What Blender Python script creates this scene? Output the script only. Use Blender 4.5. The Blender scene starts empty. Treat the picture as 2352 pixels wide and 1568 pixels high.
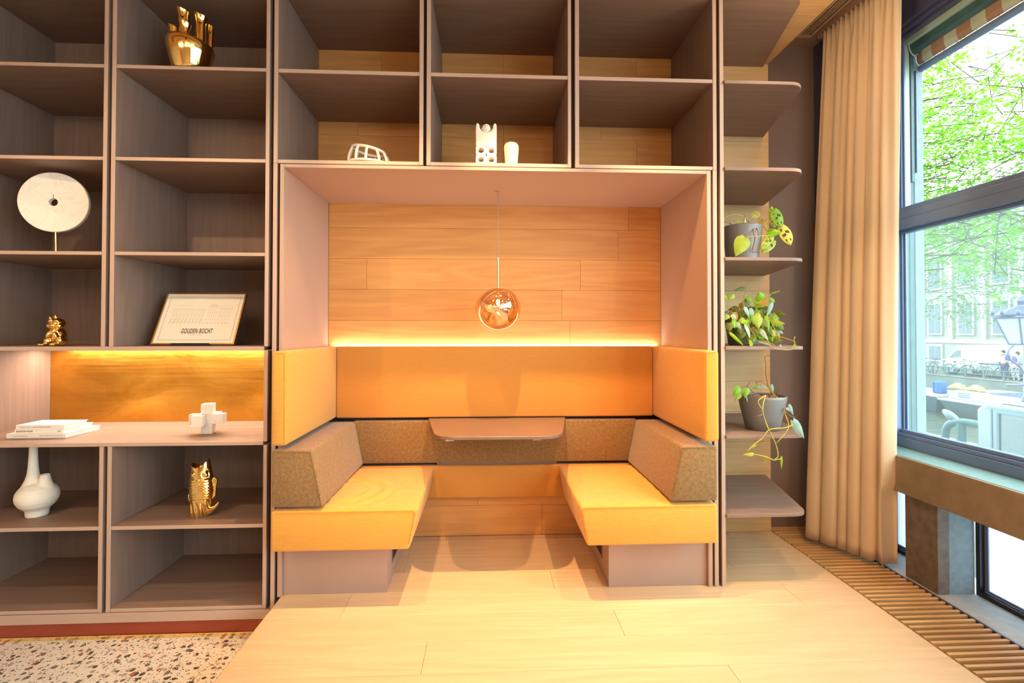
import bpy, bmesh, math, random
from mathutils import Vector, Matrix, noise
R = random.Random(7)
PI = math.pi
S = bpy.context.scene
C = S.collection

# ---------------------------------------------------------------- camera, world, lights
cam_d = bpy.data.cameras.new('camera')
cam = bpy.data.objects.new('camera', cam_d)
C.objects.link(cam)
cam_d.sensor_width = 36.0
cam_d.lens = 17.296
cam_d.shift_y = -0.01637
cam_d.clip_end = 300
CAM_H = 1.3647
yaw, pitch, roll = 0.0467, 0.0141, 0.0006
fwd = Vector((math.sin(yaw) * math.cos(pitch), math.cos(yaw) * math.cos(pitch), math.sin(pitch)))
rgt = Vector((math.cos(yaw), -math.sin(yaw), 0))
upv = rgt.cross(fwd)
r2 = rgt * math.cos(roll) + upv * math.sin(roll)
u2 = upv * math.cos(roll) - rgt * math.sin(roll)
m = Matrix((r2, u2, -fwd)).transposed().to_4x4()
m.translation = (0, -2.6, CAM_H)
cam.matrix_world = m
S.camera = cam

w = bpy.data.worlds.new('world')
S.world = w
w.use_nodes = True
bg = w.node_tree.nodes['Background']
bg.inputs[0].default_value = (0.80, 0.95, 1.0, 1)
bg.inputs[1].default_value = 8.0

WARM = (1.0, 0.72, 0.45)
SPOT = (1.0, 0.72, 0.42)
SPOT_N = (1.0, 0.58, 0.27)
SPOTS_NEAR = ((-2.3, 22), (-1.5, 30), (-0.55, 135), (0.14, 290), (0.90, 145), (1.75, 70))
SPOTS_FAR = ((-2.0, 75), (-0.6, 30), (0.6, 30), (1.9, 40))
def lamp(name, kind, loc, energy, color=WARM, target=None, size=None, size_y=None, spot=None, blend=0.4, radius=None):
    d = bpy.data.lights.new(name, kind)
    d.energy = energy
    d.color = color
    if kind == 'AREA':
        d.shape = 'RECTANGLE'
        d.size = size
        d.size_y = size_y or size
    if kind == 'SPOT':
        d.spot_size = spot
        d.spot_blend = blend
    if radius is not None and kind != 'AREA':
        d.shadow_soft_size = radius
    o = bpy.data.objects.new(name, d)
    C.objects.link(o)
    o.location = loc
    if target is not None:
        o.rotation_euler = (Vector(target) - Vector(loc)).to_track_quat('-Z', 'Y').to_euler()
    return o

# added unseen fill lights under the ceiling behind the camera, and the track spots in front of the shelves
FILL = (1.0, 0.75, 0.50)
for px, e in ((-2.6, 32), (-0.6, 22), (1.2, 20)):
    lamp('ceiling_fill', 'AREA', (px, -3.2, 3.19), e, FILL, (px, -1.9, 0), 1.4, 1.4)
    lamp('ceiling_fill', 'AREA', (px, -5.6, 3.19), e * 1.8, FILL, (px, -4.0, 0), 1.4, 1.4)
for sx, e in SPOTS_NEAR:
    lamp('track_spot', 'SPOT', (sx, -0.43, 3.0), e, SPOT_N, (sx, 0.15, 0), spot=1.06, blend=0.7, radius=0.022)
for sx, e in SPOTS_FAR:
    lamp('track_spot', 'SPOT', (sx, -1.63, 3.0), e, SPOT, (sx * 0.8, 0.3, 1.2), spot=1.3, blend=0.8, radius=0.03)
lamp('soffit_fill', 'POINT', (1.70, -0.36, 2.95), 9, SPOT, radius=0.05)  # fill lamp added to brighten the wood soffit, no real bulb here
# LED strips: behind the back cushion, and under the board above the worktop
lamp('led_strip', 'AREA', (0.055, 0.703, 1.262), 6, (1.0, 0.82, 0.66), (0.055, 0.71, 3), 2.18, 0.02)
lamp('led_strip', 'AREA', (-1.935, 0.50, 1.262), 19, (1.0, 0.79, 0.60), (-1.935, 0.50, 0), 1.46, 0.03)

S.view_settings.view_transform = 'Standard'
S.view_settings.look = 'None'
S.view_settings.gamma = 1.0
S.view_settings.use_curve_mapping = False
S.view_settings.exposure = 0.06
S.cycles.use_denoising = True
S.cycles.max_bounces = 8
S.cycles.diffuse_bounces = 5
S.cycles.glossy_bounces = 4
S.cycles.transmission_bounces = 6
S.cycles.transparent_max_bounces = 12
S.cycles.caustics_reflective = False
S.cycles.caustics_refractive = False
S.cycles.sample_clamp_indirect = 6.0

# ---------------------------------------------------------------- materials
def srgb(r, g, b):
    def f(c):
        c /= 255.0
        return c / 12.92 if c <= 0.04045 else ((c + 0.055) / 1.055) ** 2.4
    return (f(r), f(g), f(b), 1)

class NT:
    """small helper around a material's node tree"""
    def __init__(s, name):
        s.m = bpy.data.materials.new(name)
        s.m.use_nodes = True
        s.t = s.m.node_tree
        s.b = s.t.nodes['Principled BSDF']
        s.out = s.t.nodes['Material Output']
    def n(s, typ, **kw):
        nd = s.t.nodes.new(typ)
        for k, v in kw.items():
            if k.startswith('i_'):
                nd.inputs[k[2:]].default_value = v
            elif k.startswith('i') and k[1:].isdigit():
                nd.inputs[int(k[1:])].default_value = v
            else:
                setattr(nd, k, v)
        return nd
    def l(s, a, b):
        s.t.links.new(a, b)
    def coords(s, scale, rand=True):
        tc = s.n('ShaderNodeTexCoord')
        mp = s.n('ShaderNodeMapping')
        mp.inputs['Scale'].default_value = scale
        if rand:
            oi = s.n('ShaderNodeObjectInfo')
            ad = s.n('ShaderNodeVectorMath', operation='MULTIPLY_ADD')
            cb = s.n('ShaderNodeCombineXYZ')
            for k in range(3):
                s.l(oi.outputs['Random'], cb.inputs[k])
            s.l(cb.outputs[0], ad.inputs[0])
            ad.inputs[1].default_value = (37.0, 53.0, 71.0)
            s.l(tc.outputs['Object'], ad.inputs[2])
            s.l(ad.outputs[0], mp.inputs['Vector'])
        else:
            s.l(tc.outputs['Object'], mp.inputs['Vector'])
        return mp.outputs[0]
    def noise(s, vec, scale, detail=4, rough=0.55, dist=0.0):
        nd = s.n('ShaderNodeTexNoise')
        nd.inputs['Scale'].default_value = scale
        nd.inputs['Detail'].default_value = detail
        nd.inputs['Roughness'].default_value = rough
        nd.inputs['Distortion'].default_value = dist
        s.l(vec, nd.inputs['Vector'])
        return nd.outputs['Fac']
    def ramp(s, fac, stops):
        nd = s.n('ShaderNodeValToRGB')
        e = nd.color_ramp.elements
        while len(e) < len(stops):
            e.new(0.5)
        for k, (p, c) in enumerate(stops):
            e[k].position = p
            e[k].color = c
        s.l(fac, nd.inputs[0])
        return nd.outputs[0]
    def math(s, op, a, b=None):
        nd = s.n('ShaderNodeMath', operation=op)
        for k, v in enumerate((a, b)):
            if v is None:
                continue
            if isinstance(v, (int, float)):
                nd.inputs[k].default_value = v
            else:
                s.l(v, nd.inputs[k])
        return nd.outputs[0]
    def mix(s, fac, a, b, typ='MIX'):
        nd = s.n('ShaderNodeMix', data_type='RGBA', blend_type=typ)
        for k, v in ((0, fac), (6, a), (7, b)):
            if isinstance(v, (int, float, tuple)):
                nd.inputs[k].default_value = v
            else:
                s.l(v, nd.inputs[k])
        return nd.outputs[2]
    def bump(s, h, strength=0.2, dist=0.002):
        nd = s.n('ShaderNodeBump')
        nd.inputs['Strength'].default_value = strength
        nd.inputs['Distance'].default_value = dist
        s.l(h, nd.inputs['Height'])
        s.l(nd.outputs[0], s.b.inputs['Normal'])

def sc(c, k):
    return (min(1, c[0] * k), min(1, c[1] * k), min(1, c[2] * k), 1)

def plain(name, col, rough=0.5, metal=0.0, var=0.06, vscale=6.0, spec=0.5, **kw):
    t = NT(name)
    v = t.coords((1, 1, 1), False)
    f = t.noise(v, vscale, 3)
    t.l(t.ramp(f, [(0.3, sc(col, 1 - var)), (0.7, sc(col, 1 + var))]), t.b.inputs['Base Color'])
    t.b.inputs['Roughness'].default_value = rough
    t.b.inputs['Metallic'].default_value = metal
    t.b.inputs['Specular IOR Level'].default_value = spec
    for k, v in kw.items():
        t.b.inputs[k.replace('_', ' ')].default_value = v
    return t.m

def wood(name, light, dark, axis='x', rough=0.45, fig=0.55, var=0.12, spec=0.4, fine=0.35):
    t = NT(name)
    lo, hi = 0.55, 7.0
    s1 = {'x': (lo, hi, hi), 'y': (hi, lo, hi), 'z': (hi, hi, lo)}[axis]
    s2 = {'x': (3, 150, 150), 'y': (150, 3, 150), 'z': (150, 150, 3)}[axis]
    v1 = t.coords(s1)
    big = t.noise(v1, 1.0, 2, 0.4, 0.25)
    rings = t.math('SINE', t.math('MULTIPLY', big, 46.0))
    rings = t.math('MULTIPLY_ADD', rings, 0.5)
    t.t.nodes[-1].inputs[2].default_value = 0.5
    v2 = t.coords(s2)
    fin = t.noise(v2, 1.0, 3, 0.6)
    med = t.noise(v1, 4.0, 4, 0.6, 0.4)
    fac = t.math('ADD', t.math('MULTIPLY', rings, fig * 0.35), t.math('ADD', t.math('MULTIPLY', fin, fine), t.math('MULTIPLY', med, 0.5)))
    col = t.ramp(fac, [(0.25, dark), (0.85, light)])
    oi = t.n('ShaderNodeObjectInfo')
    k = t.math('MULTIPLY_ADD', oi.outputs['Random'], 2 * var)
    t.t.nodes[-1].inputs[2].default_value = 1 - var
    cb = t.n('ShaderNodeCombineColor')
    for q in range(3):
        t.l(k, cb.inputs[q])
    t.l(t.mix(1.0, col, cb.outputs[0], 'MULTIPLY'), t.b.inputs['Base Color'])
    t.b.inputs['Roughness'].default_value = rough
    t.b.inputs['Specular IOR Level'].default_value = spec
    t.bump(fin, 0.12, 0.001)
    return t.m

def fabric(name, c1, c2, scale=260, slub=True, rough=0.9, sheen=0.25, bump=0.25):
    t = NT(name)
    v = t.coords((1, 1, 1), False)
    f = t.noise(v, scale, 2, 0.7)
    if slub:
        v2 = t.coords((22, 22, 330), False)
        g = t.noise(v2, 1.0, 4, 0.65)
        f2 = t.math('ADD', t.math('MULTIPLY', f, 0.45), t.math('MULTIPLY', g, 0.55))
    else:
        f2 = f
    t.l(t.ramp(f2, [(0.3, c1), (0.7, c2)]), t.b.inputs['Base Color'])
    t.b.inputs['Roughness'].default_value = rough
    t.b.inputs['Specular IOR Level'].default_value = 0.15
    t.b.inputs['Sheen Weight'].default_value = sheen
    t.bump(f2, bump, 0.002)
    return t.m

def emit(name, col, strength):
    t = NT(name)
    t.b.inputs['Base Color'].default_value = col
    t.b.inputs['Emission Color'].default_value = col
    t.b.inputs['Emission Strength'].default_value = strength
    return t.m

M = {}
M['taupe_h'] = wood('taupe_veneer_horizontal', srgb(158, 129, 114), srgb(128, 104, 92), 'x', 0.5, 0.3, 0.03, 0.35)
M['taupe_v'] = wood('taupe_veneer_vertical', srgb(158, 130, 116), srgb(128, 105, 94), 'z', 0.5, 0.3, 0.03, 0.35)
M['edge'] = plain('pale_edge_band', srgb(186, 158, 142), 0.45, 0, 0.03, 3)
M['dark_filler'] = plain('dark_filler', srgb(52, 38, 30), 0.7)
M['lacquer'] = plain('alcove_lacquer', srgb(178, 148, 132), 0.42, 0, 0.02, 2)
M['lacquer_grey'] = plain('bench_lacquer', srgb(168, 142, 130), 0.4, 0, 0.04, 3)
M['oak'] = wood('oak_wall', srgb(226, 166, 100), srgb(200, 138, 78), 'x', 0.5, 0.55, 0.06)
M['oak_pale'] = wood('oak_wall_pale', srgb(222, 180, 126), srgb(200, 154, 102), 'x', 0.5, 0.45, 0.05)
M['oak_floor'] = wood('oak_floor', srgb(226, 196, 158), srgb(206, 172, 132), 'x', 0.32, 0.45, 0.05, 0.45)
M['slat_oak'] = wood('slat_oak', srgb(226, 184, 126), srgb(186, 138, 84), 'x', 0.45, 0.4, 0.12)
M['yellow'] = fabric('yellow_upholstery', srgb(208, 148, 60), srgb(226, 168, 76))
M['ochre'] = fabric('ochre_upholstery', srgb(194, 130, 60), srgb(208, 146, 72))
t = NT('brown_melange')
v = t.coords((1, 1, 1), False)
f = t.noise(v, 430, 2, 0.8)
g = t.noise(v, 60, 2)
t.l(t.ramp(t.math('ADD', t.math('MULTIPLY', f, 0.8), t.math('MULTIPLY', g, 0.2)), [(0.3, srgb(92, 66, 40)), (0.5, srgb(134, 102, 64)), (0.7, srgb(184, 150, 104))]), t.b.inputs['Base Color'])
t.b.inputs['Roughness'].default_value = 0.95
t.b.inputs['Specular IOR Level'].default_value = 0.1
t.b.inputs['Sheen Weight'].default_value = 0.3
t.bump(f, 0.4, 0.002)
M['brown'] = t.m
M['gold'] = plain('polished_gold', (1.0, 0.68, 0.24, 1), 0.09, 1.0, 0.02)
M['brass_rod'] = plain('brass', (0.95, 0.70, 0.32, 1), 0.2, 1.0, 0.02)
t = NT('brushed_brass')
v = t.coords((1.2, 1.2, 2.0), False)
f = t.noise(v, 2.2, 5, 0.6, 0.6)
v2 = t.coords((2, 2, 60), False)
f2 = t.noise(v2, 1.0, 3)
t.l(t.ramp(f, [(0.3, srgb(206, 140, 50)), (0.7, srgb(240, 180, 80))]), t.b.inputs['Base Color'])
t.b.inputs['Metallic'].default_value = 1.0
t.l(t.ramp(f2, [(0.2, (0.26, 0.26, 0.26, 1)), (0.8, (0.42, 0.42, 0.42, 1))]), t.b.inputs['Roughness'])
t.bump(f, 0.25, 0.02)
M['brass_panel'] = t.m
def marble(name, base, vein):
    t = NT(name)
    v = t.coords((1, 1, 1), False)
    f = t.noise(v, 7, 6, 0.6, 1.2)
    d = t.math('ABSOLUTE', t.math('SUBTRACT', f, 0.5))
    t.l(t.ramp(d, [(0.0, vein), (0.012, base), (1.0, base)]), t.b.inputs['Base Color'])
    t.b.inputs['Roughness'].default_value = 0.35
    return t.m
M['marble'] = marble('white_marble', srgb(238, 230, 220), srgb(222, 212, 200))
M['ceramic'] = plain('matte_white_ceramic', srgb(236, 228, 216), 0.7, 0, 0.02)
M['ceramic_warm'] = plain('matte_cream_ceramic', srgb(238, 220, 178), 0.65, 0, 0.02)
M['black'] = plain('matte_black', srgb(24, 22, 22), 0.6)
M['paper'] = plain('white_paper', srgb(238, 226, 208), 0.6, 0, 0.01)
M['ink'] = plain('dark_ink', srgb(70, 52, 44), 0.7)
M['ink_pale'] = plain('pale_ink', srgb(196, 176, 154), 0.7)
M['ink_grey'] = plain('grey_ink', srgb(150, 140, 132), 0.7)
M['book'] = plain('white_book_cover', srgb(240, 234, 226), 0.45, 0, 0.01)
M['pages'] = plain('book_pages', srgb(244, 232, 214), 0.8, 0, 0.03, 40)
M['table'] = plain('table_laminate', srgb(124, 98, 84), 0.35, 0, 0.03)
M['pot'] = plain('satin_grey_pot', srgb(124, 120, 120), 0.35, 0.0, 0.03)
M['soil'] = plain('bark_soil', srgb(150, 108, 80), 0.9, 0, 0.5, 70)
M['curtain'] = fabric('linen_curtain', srgb(232, 206, 172), srgb(242, 218, 186), 300, True, 0.9, 0.3, 0.15)
tt = M['curtain'].node_tree
b = tt.nodes['Principled BSDF']
tr = tt.nodes.new('ShaderNodeBsdfTranslucent')
tr.inputs[0].default_value = srgb(236, 214, 186)
mx = tt.nodes.new('ShaderNodeMixShader')
mx.inputs[0].default_value = 0.25
tt.links.new(b.outputs[0], mx.inputs[1])
tt.links.new(tr.outputs[0], mx.inputs[2])
tt.links.new(mx.outputs[0], tt.nodes['Material Output'].inputs[0])
M['wall_dark'] = plain('taupe_wall_paint', srgb(128, 104, 92), 0.7, 0, 0.03, 2)
M['wall_room'] = plain('room_wall_paint', srgb(214, 196, 178), 0.8, 0, 0.03, 2)
M['ceiling_grey'] = plain('grey_ceiling_paint', srgb(192, 194, 202), 0.7, 0, 0.02, 2)
M['ceiling_brown'] = plain('brown_ceiling_paint', srgb(158, 128, 112), 0.7, 0, 0.03, 2)
M['alu'] = plain('anodised_frame', srgb(116, 138, 178), 0.35, 0.1, 0.04)
M['navy'] = plain('dark_frame', srgb(84, 84, 112), 0.35, 0.1, 0.05)
M['mint'] = plain('pale_painted_wood', srgb(190, 206, 190), 0.5, 0, 0.03)
M['teal'] = plain('dark_green_paint', srgb(70, 104, 106), 0.5, 0, 0.15, 12)
M['stone_blue'] = plain('grey_bluestone', srgb(130, 148, 156), 0.7, 0, 0.12, 30)
M['stone_sill'] = plain('honed_sill_stone', srgb(142, 124, 104), 0.5, 0, 0.14, 14)
M['stone_col'] = plain('dark_stone', srgb(112, 102, 94), 0.6, 0, 0.25, 22)
M['stone_pale'] = plain('pale_stone', srgb(164, 168, 168), 0.5, 0, 0.1, 18)
M['black_frame'] = plain('black_frame', srgb(30, 24, 26), 0.3)
M['kick'] = plain('red_lacquer_kick', srgb(150, 62, 36), 0.22, 0, 0.08, 4)
M['void'] = plain('dark_trough', srgb(40, 28, 22), 0.9)
M['sill_top'] = plain('sill_daylight_tint', srgb(112, 142, 142), 0.5, 0, 0.12, 30)  # teal tint puts the daylight on the sill top into its colour
M['vent'] = plain('vent_metal', srgb(196, 166, 140), 0.5, 0.1)

def glass(name, tint, haze=0.0):
    t = NT(name)
    tr = t.n('ShaderNodeBsdfTransparent')
    tr.inputs[0].default_value = tint
    gl = t.n('ShaderNodeBsdfGlossy')
    gl.inputs['Roughness'].default_value = 0.02
    lw = t.n('ShaderNodeLayerWeight')
    lw.inputs[0].default_value = 0.5
    mx = t.n('ShaderNodeMixShader')
    t.l(t.math('MULTIPLY_ADD', t.math('POWER', lw.outputs['Facing'], 5.0), 0.5), mx.inputs[0])
    t.t.nodes[-1].inputs[2].default_value = 0.02
    t.l(tr.outputs[0], mx.inputs[1])
    t.l(gl.outputs[0], mx.inputs[2])
    # whitish veil put into the glass to imitate bright haze and room reflection
    veil = t.n('ShaderNodeBsdfTranslucent')
    veil.inputs[0].default_value = (0.95, 1.0, 1.0, 1)
    m2 = t.n('ShaderNodeMixShader')
    m2.inputs[0].default_value = haze
    t.l(mx.outputs[0], m2.inputs[1])
    t.l(veil.outputs[0], m2.inputs[2])
    t.l(m2.outputs[0], t.out.inputs[0])
    return t.m
M['glass'] = glass('window_glass', (0.97, 0.99, 0.98, 1), 0.004)
M['glass_tint'] = glass('haze_tinted_glass', (0.93, 0.99, 0.98, 1), 0.035)
t = NT('frosted_glass')
tr = t.n('ShaderNodeBsdfTranslucent')
tr.inputs[0].default_value = (0.9, 0.95, 1.0, 1)
mx = t.n('ShaderNodeMixShader')
mx.inputs[0].default_value = 0.75
t.b.inputs['Base Color'].default_value = (0.8, 0.85, 0.9, 1)
t.b.inputs['Roughness'].default_value = 0.3
t.l(t.b.outputs[0], mx.inputs[1])
t.l(tr.outputs[0], mx.inputs[2])
t.l(mx.outputs[0], t.out.inputs[0])
M['frosted'] = t.m
t = NT('copper_mirror_glass')
tr = t.n('ShaderNodeBsdfTransparent')
tr.inputs[0].default_value = (1.0, 0.80, 0.58, 1)
gl = t.n('ShaderNodeBsdfGlossy')
gl.inputs[0].default_value = (1.0, 0.76, 0.54, 1)
gl.inputs['Roughness'].default_value = 0.03
lw = t.n('ShaderNodeLayerWeight')
lw.inputs[0].default_value = 0.35
mx = t.n('ShaderNodeMixShader')
t.l(t.math('MULTIPLY_ADD', lw.outputs['Facing'], 0.45), mx.inputs[0])
t.t.nodes[-1].inputs[2].default_value = 0.55
t.l(tr.outputs[0], mx.inputs[1])
t.l(gl.outputs[0], mx.inputs[2])
t.l(mx.outputs[0], t.out.inputs[0])
M['copper'] = t.m
M['bulb'] = emit('glowing_bulb', (1.0, 0.72, 0.40, 1), 30)

t = NT('terrazzo')
v = t.coords((1, 1, 1), False)
col = None
base = t.ramp(t.noise(v, 3, 3), [(0.3, srgb(220, 214, 204)), (0.7, srgb(232, 226, 216))])
for scale, thr, stops in ((31, 0.52, [(0.0, srgb(84, 76, 70)), (0.34, srgb(120, 112, 104)), (0.62, srgb(176, 164, 150)), (0.80, srgb(226, 222, 214)), (0.93, srgb(176, 104, 76))]),
                          (80, 0.44, [(0.0, srgb(96, 88, 82)), (0.4, srgb(160, 150, 138)), (0.7, srgb(235, 230, 222))])):
    vo = t.n('ShaderNodeTexVoronoi', voronoi_dimensions='2D')
    vo.inputs['Scale'].default_value = scale
    t.l(v, vo.inputs['Vector'])
    sp = t.n('ShaderNodeSeparateColor')
    t.l(vo.outputs['Color'], sp.inputs[0])
    rp = t.ramp(sp.outputs[0], stops)
    t.t.nodes[-1].color_ramp.interpolation = 'CONSTANT'
    siz = t.math('MULTIPLY', sp.outputs[1], thr)
    nz = t.math('MULTIPLY', t.noise(v, scale * 2.2, 2), 0.35)
    msk = t.math('LESS_THAN', t.math('ADD', vo.outputs['Distance'], nz), t.math('ADD', siz, 0.12))
    base = t.mix(msk, base, rp)
t.l(base, t.b.inputs['Base Color'])
t.b.inputs['Roughness'].default_value = 0.35
M['terrazzo'] = t.m

def leafmat(name, c, trans=0.35, rough=0.4):
    t = NT(name)
    v = t.coords((1, 1, 1), True)
    f = t.noise(v, 30, 2)
    t.l(t.ramp(f, [(0.3, sc(c, 0.8)), (0.7, sc(c, 1.15))]), t.b.inputs['Base Color'])
    t.b.inputs['Roughness'].default_value = rough
    tr = t.n('ShaderNodeBsdfTranslucent')
    tr.inputs[0].default_value = sc(c, 1.3)
    mx = t.n('ShaderNodeMixShader')
    mx.inputs[0].default_value = trans
    t.l(t.b.outputs[0], mx.inputs[1])
    t.l(tr.outputs[0], mx.inputs[2])
    t.l(mx.outputs[0], t.out.inputs[0])
    return t.m
LEAF = {'g': leafmat('leaf_bright_green', srgb(140, 196, 20)), 'v': leafmat('leaf_lime', srgb(156, 182, 46)), 'y': leafmat('leaf_yellow_green', srgb(204, 200, 80)),
        'o': leafmat('leaf_yellowed', srgb(214, 160, 60)), 'd': leafmat('leaf_olive', srgb(110, 116, 30)), 'b': leafmat('leaf_blue_grey', srgb(160, 188, 176))}
M['stem'] = plain('green_stem', srgb(176, 164, 56), 0.6, 0, 0.2, 40)
M['stem_brown'] = plain('brown_stem', srgb(130, 92, 58), 0.7, 0, 0.2, 40)

# ---------------------------------------------------------------- mesh helpers
def bx(bm, x0, x1, y0, y1, z0, z1, bev=0.0, seg=1):
    vs = [bm.verts.new(p) for p in ((x0, y0, z0), (x1, y0, z0), (x1, y1, z0), (x0, y1, z0), (x0, y0, z1), (x1, y0, z1), (x1, y1, z1), (x0, y1, z1))]
    fs = [bm.faces.new([vs[i] for i in q]) for q in ((0, 3, 2, 1), (4, 5, 6, 7), (0, 1, 5, 4), (1, 2, 6, 5), (2, 3, 7, 6), (3, 0, 4, 7))]
    if bev:
        es = list({e for f in fs for e in f.edges})
        bmesh.ops.bevel(bm, geom=es, offset=bev, segments=seg, profile=0.5, affect='EDGES')
    return vs

def box(x0, x1, y0, y1, z0, z1, bev=0.0, seg=1):
    bm = bmesh.new()
    bx(bm, x0, x1, y0, y1, z0, z1, bev, seg)
    return bm

def prism(pts, d0, d1, axis='z', bev=0.0, seg=1, bm=None):
    """extrude a 2-D polygon: axis z -> (x,y), axis y -> (x,z), axis x -> (y,z)"""
    bm = bm or bmesh.new()
    def P(p, d):
        return {'z': (p[0], p[1], d), 'y': (p[0], d, p[1]), 'x': (d, p[0], p[1])}[axis]
    a = [bm.verts.new(P(p, d0)) for p in pts]
    b_ = [bm.verts.new(P(p, d1)) for p in pts]
    n = len(pts)
    fs = [bm.faces.new(a), bm.faces.new(b_)]
    for i in range(n):
        fs.append(bm.faces.new([a[i], a[(i + 1) % n], b_[(i + 1) % n], b_[i]]))
    bmesh.ops.recalc_face_normals(bm, faces=fs)
    if bev:
        es = list({e for f in fs for e in f.edges})
        bmesh.ops.bevel(bm, geom=es, offset=bev, segments=seg, profile=0.5, affect='EDGES')
    return bm

def hexa(bot, top, bev=0.0, seg=1):
    """eight-corner block: four bottom and four top points, counter-clockwise"""
    bm = bmesh.new()
    vs = [bm.verts.new(p) for p in bot] + [bm.verts.new(p) for p in top]
    fs = [bm.faces.new([vs[i] for i in q]) for q in ((0, 3, 2, 1), (4, 5, 6, 7), (0, 1, 5, 4), (1, 2, 6, 5), (2, 3, 7, 6), (3, 0, 4, 7))]
    if bev:
        bmesh.ops.bevel(bm, geom=list(bm.edges), offset=bev, segments=seg, profile=0.5, affect='EDGES')
    return bm

def lathe(prof, c=(0, 0, 0), n=32, bm=None, cap=True):
    bm = bm or bmesh.new()
    rings = []
    for r, z in prof:
        rings.append([bm.verts.new((c[0] + r * math.cos(2 * PI * k / n), c[1] + r * math.sin(2 * PI * k / n), c[2] + z)) for k in range(n)])
    for a, b_ in zip(rings, rings[1:]):
        for k in range(n):
            bm.faces.new((a[k], a[(k + 1) % n], b_[(k + 1) % n], b_[k]))
    if cap:
        bm.faces.new(list(reversed(rings[0])))
        bm.faces.new(rings[-1])
    return bm

def tube(pts, r, n=6, bm=None, r1=None, closed=False):
    bm = bm or bmesh.new()
    pts = [Vector(p) for p in pts]
    rings = []
    N = len(pts)
    prev = None
    for i, p in enumerate(pts):
        if closed:
            d = pts[(i + 1) % N] - pts[i - 1]
        else:
            d = pts[min(i + 1, N - 1)] - pts[max(i - 1, 0)]
        d.normalize()
        if prev is None:
            ref = Vector((0, 0, 1)) if abs(d.z) < 0.9 else Vector((1, 0, 0))
            a = d.cross(ref).normalized()
        else:
            a = (prev - d * prev.dot(d)).normalized()
        prev = a
        b_ = d.cross(a)
        rr = r if r1 is None else r + (r1 - r) * i / max(1, N - 1)
        rings.append([bm.verts.new(p + (a * math.cos(2 * PI * k / n) + b_ * math.sin(2 * PI * k / n)) * rr) for k in range(n)])
    prs = list(zip(rings, rings[1:])) + ([(rings[-1], rings[0])] if closed else [])
    for u, v_ in prs:
        for k in range(n):
            bm.faces.new((u[k], u[(k + 1) % n], v_[(k + 1) % n], v_[k]))
    if not closed:
        bm.faces.new(list(reversed(rings[0])))
        bm.faces.new(rings[-1])
    return bm

def smooth_path(pts, k=4):
    pts = [Vector(p) for p in pts]
    if len(pts) < 3:
        return pts
    out = []
    for i in range(len(pts) - 1):
        p0, p1, p2, p3 = pts[max(i - 1, 0)], pts[i], pts[i + 1], pts[min(i + 2, len(pts) - 1)]
        for j in range(k):
            t_ = j / k
            out.append(0.5 * ((2 * p1) + (p2 - p0) * t_ + (2 * p0 - 5 * p1 + 4 * p2 - p3) * t_ ** 2 + (3 * p1 - p0 - 3 * p2 + p3) * t_ ** 3))
    out.append(pts[-1])
    return out

def ellipsoid(bm, c, r, u=16, v_=10, rot=None):
    res = bmesh.ops.create_uvsphere(bm, u_segments=u, v_segments=v_, radius=1.0)
    mt = Matrix.Translation(Vector(c)) @ (rot.to_4x4() if rot is not None else Matrix.Identity(4)) @ Matrix.Diagonal((r[0], r[1], r[2], 1))
    bmesh.ops.transform(bm, matrix=mt, verts=res['verts'])
    return res['verts']

def wloc(o):
    v_ = Vector((0, 0, 0))
    while o is not None:
        v_ += o.location
        o = o.parent
    return v_

def obj(name, bm, mat, parent=None, smooth=None, base=None):
    """ONE mesh object; vertices are given in world space, the origin is put at base (or the parent's place)"""
    me = bpy.data.meshes.new(name)
    off = wloc(parent) if parent is not None else Vector(base or (0, 0, 0))
    if off.length > 0:
        bmesh.ops.translate(bm, verts=bm.verts, vec=-off)
    bm.to_mesh(me)
    bm.free()
    o = bpy.data.objects.new(name, me)
    C.objects.link(o)
    me.materials.append(mat)
    if smooth is not None:
        me.polygons.foreach_set('use_smooth', [True] * len(me.polygons))
        if smooth > 0:
            me.set_sharp_from_angle(angle=math.radians(smooth))
    if parent is not None:
        o.parent = parent
    else:
        o.location = off
    return o

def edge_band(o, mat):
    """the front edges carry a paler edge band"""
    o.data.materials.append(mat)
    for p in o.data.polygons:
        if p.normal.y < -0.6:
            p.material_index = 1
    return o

def thing(name, label, cat, loc, group=None):
    o = bpy.data.objects.new(name, None)
    o.empty_display_size = 0.05
    C.objects.link(o)
    o.location = loc
    return tag(o, label, cat, group)

def tag(o, label, cat, group=None):
    o['label'] = label
    o['category'] = cat
    if group:
        o['group'] = group
    return o

def struct(name, bm, mat, smooth=None, label=None):
    o = obj(name, bm, mat, None, smooth)
    o['kind'] = 'structure'
    return o

def inst(name, me, loc, parent):
    o = bpy.data.objects.new(name, me)
    C.objects.link(o)
    o.parent = parent
    o.location = Vector(loc) - wloc(parent)
    return o

def text(name, s, size, loc, rot, mat, parent, xs=1.0, align='LEFT', ext=0.0002):
    cu = bpy.data.curves.new(name, 'FONT')
    cu.body = s
    cu.size = size
    cu.extrude = ext
    cu.offset = size * 0.018
    cu.space_character = 1.12
    cu.align_x = align
    tmp = bpy.data.objects.new(name, cu)
    C.objects.link(tmp)
    me = bpy.data.meshes.new_from_object(tmp.evaluated_get(bpy.context.evaluated_depsgraph_get()))
    bpy.data.objects.remove(tmp)
    bpy.data.curves.remove(cu)
    me.transform(Matrix.Diagonal((xs, 1, 1, 1)))
    me.name = name
    me.materials.clear()
    me.materials.append(mat)
    o = bpy.data.objects.new(name, me)
    C.objects.link(o)
    o.parent = parent
    o.location = Vector(loc) - wloc(parent)
    o.rotation_euler = rot
    return o
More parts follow.
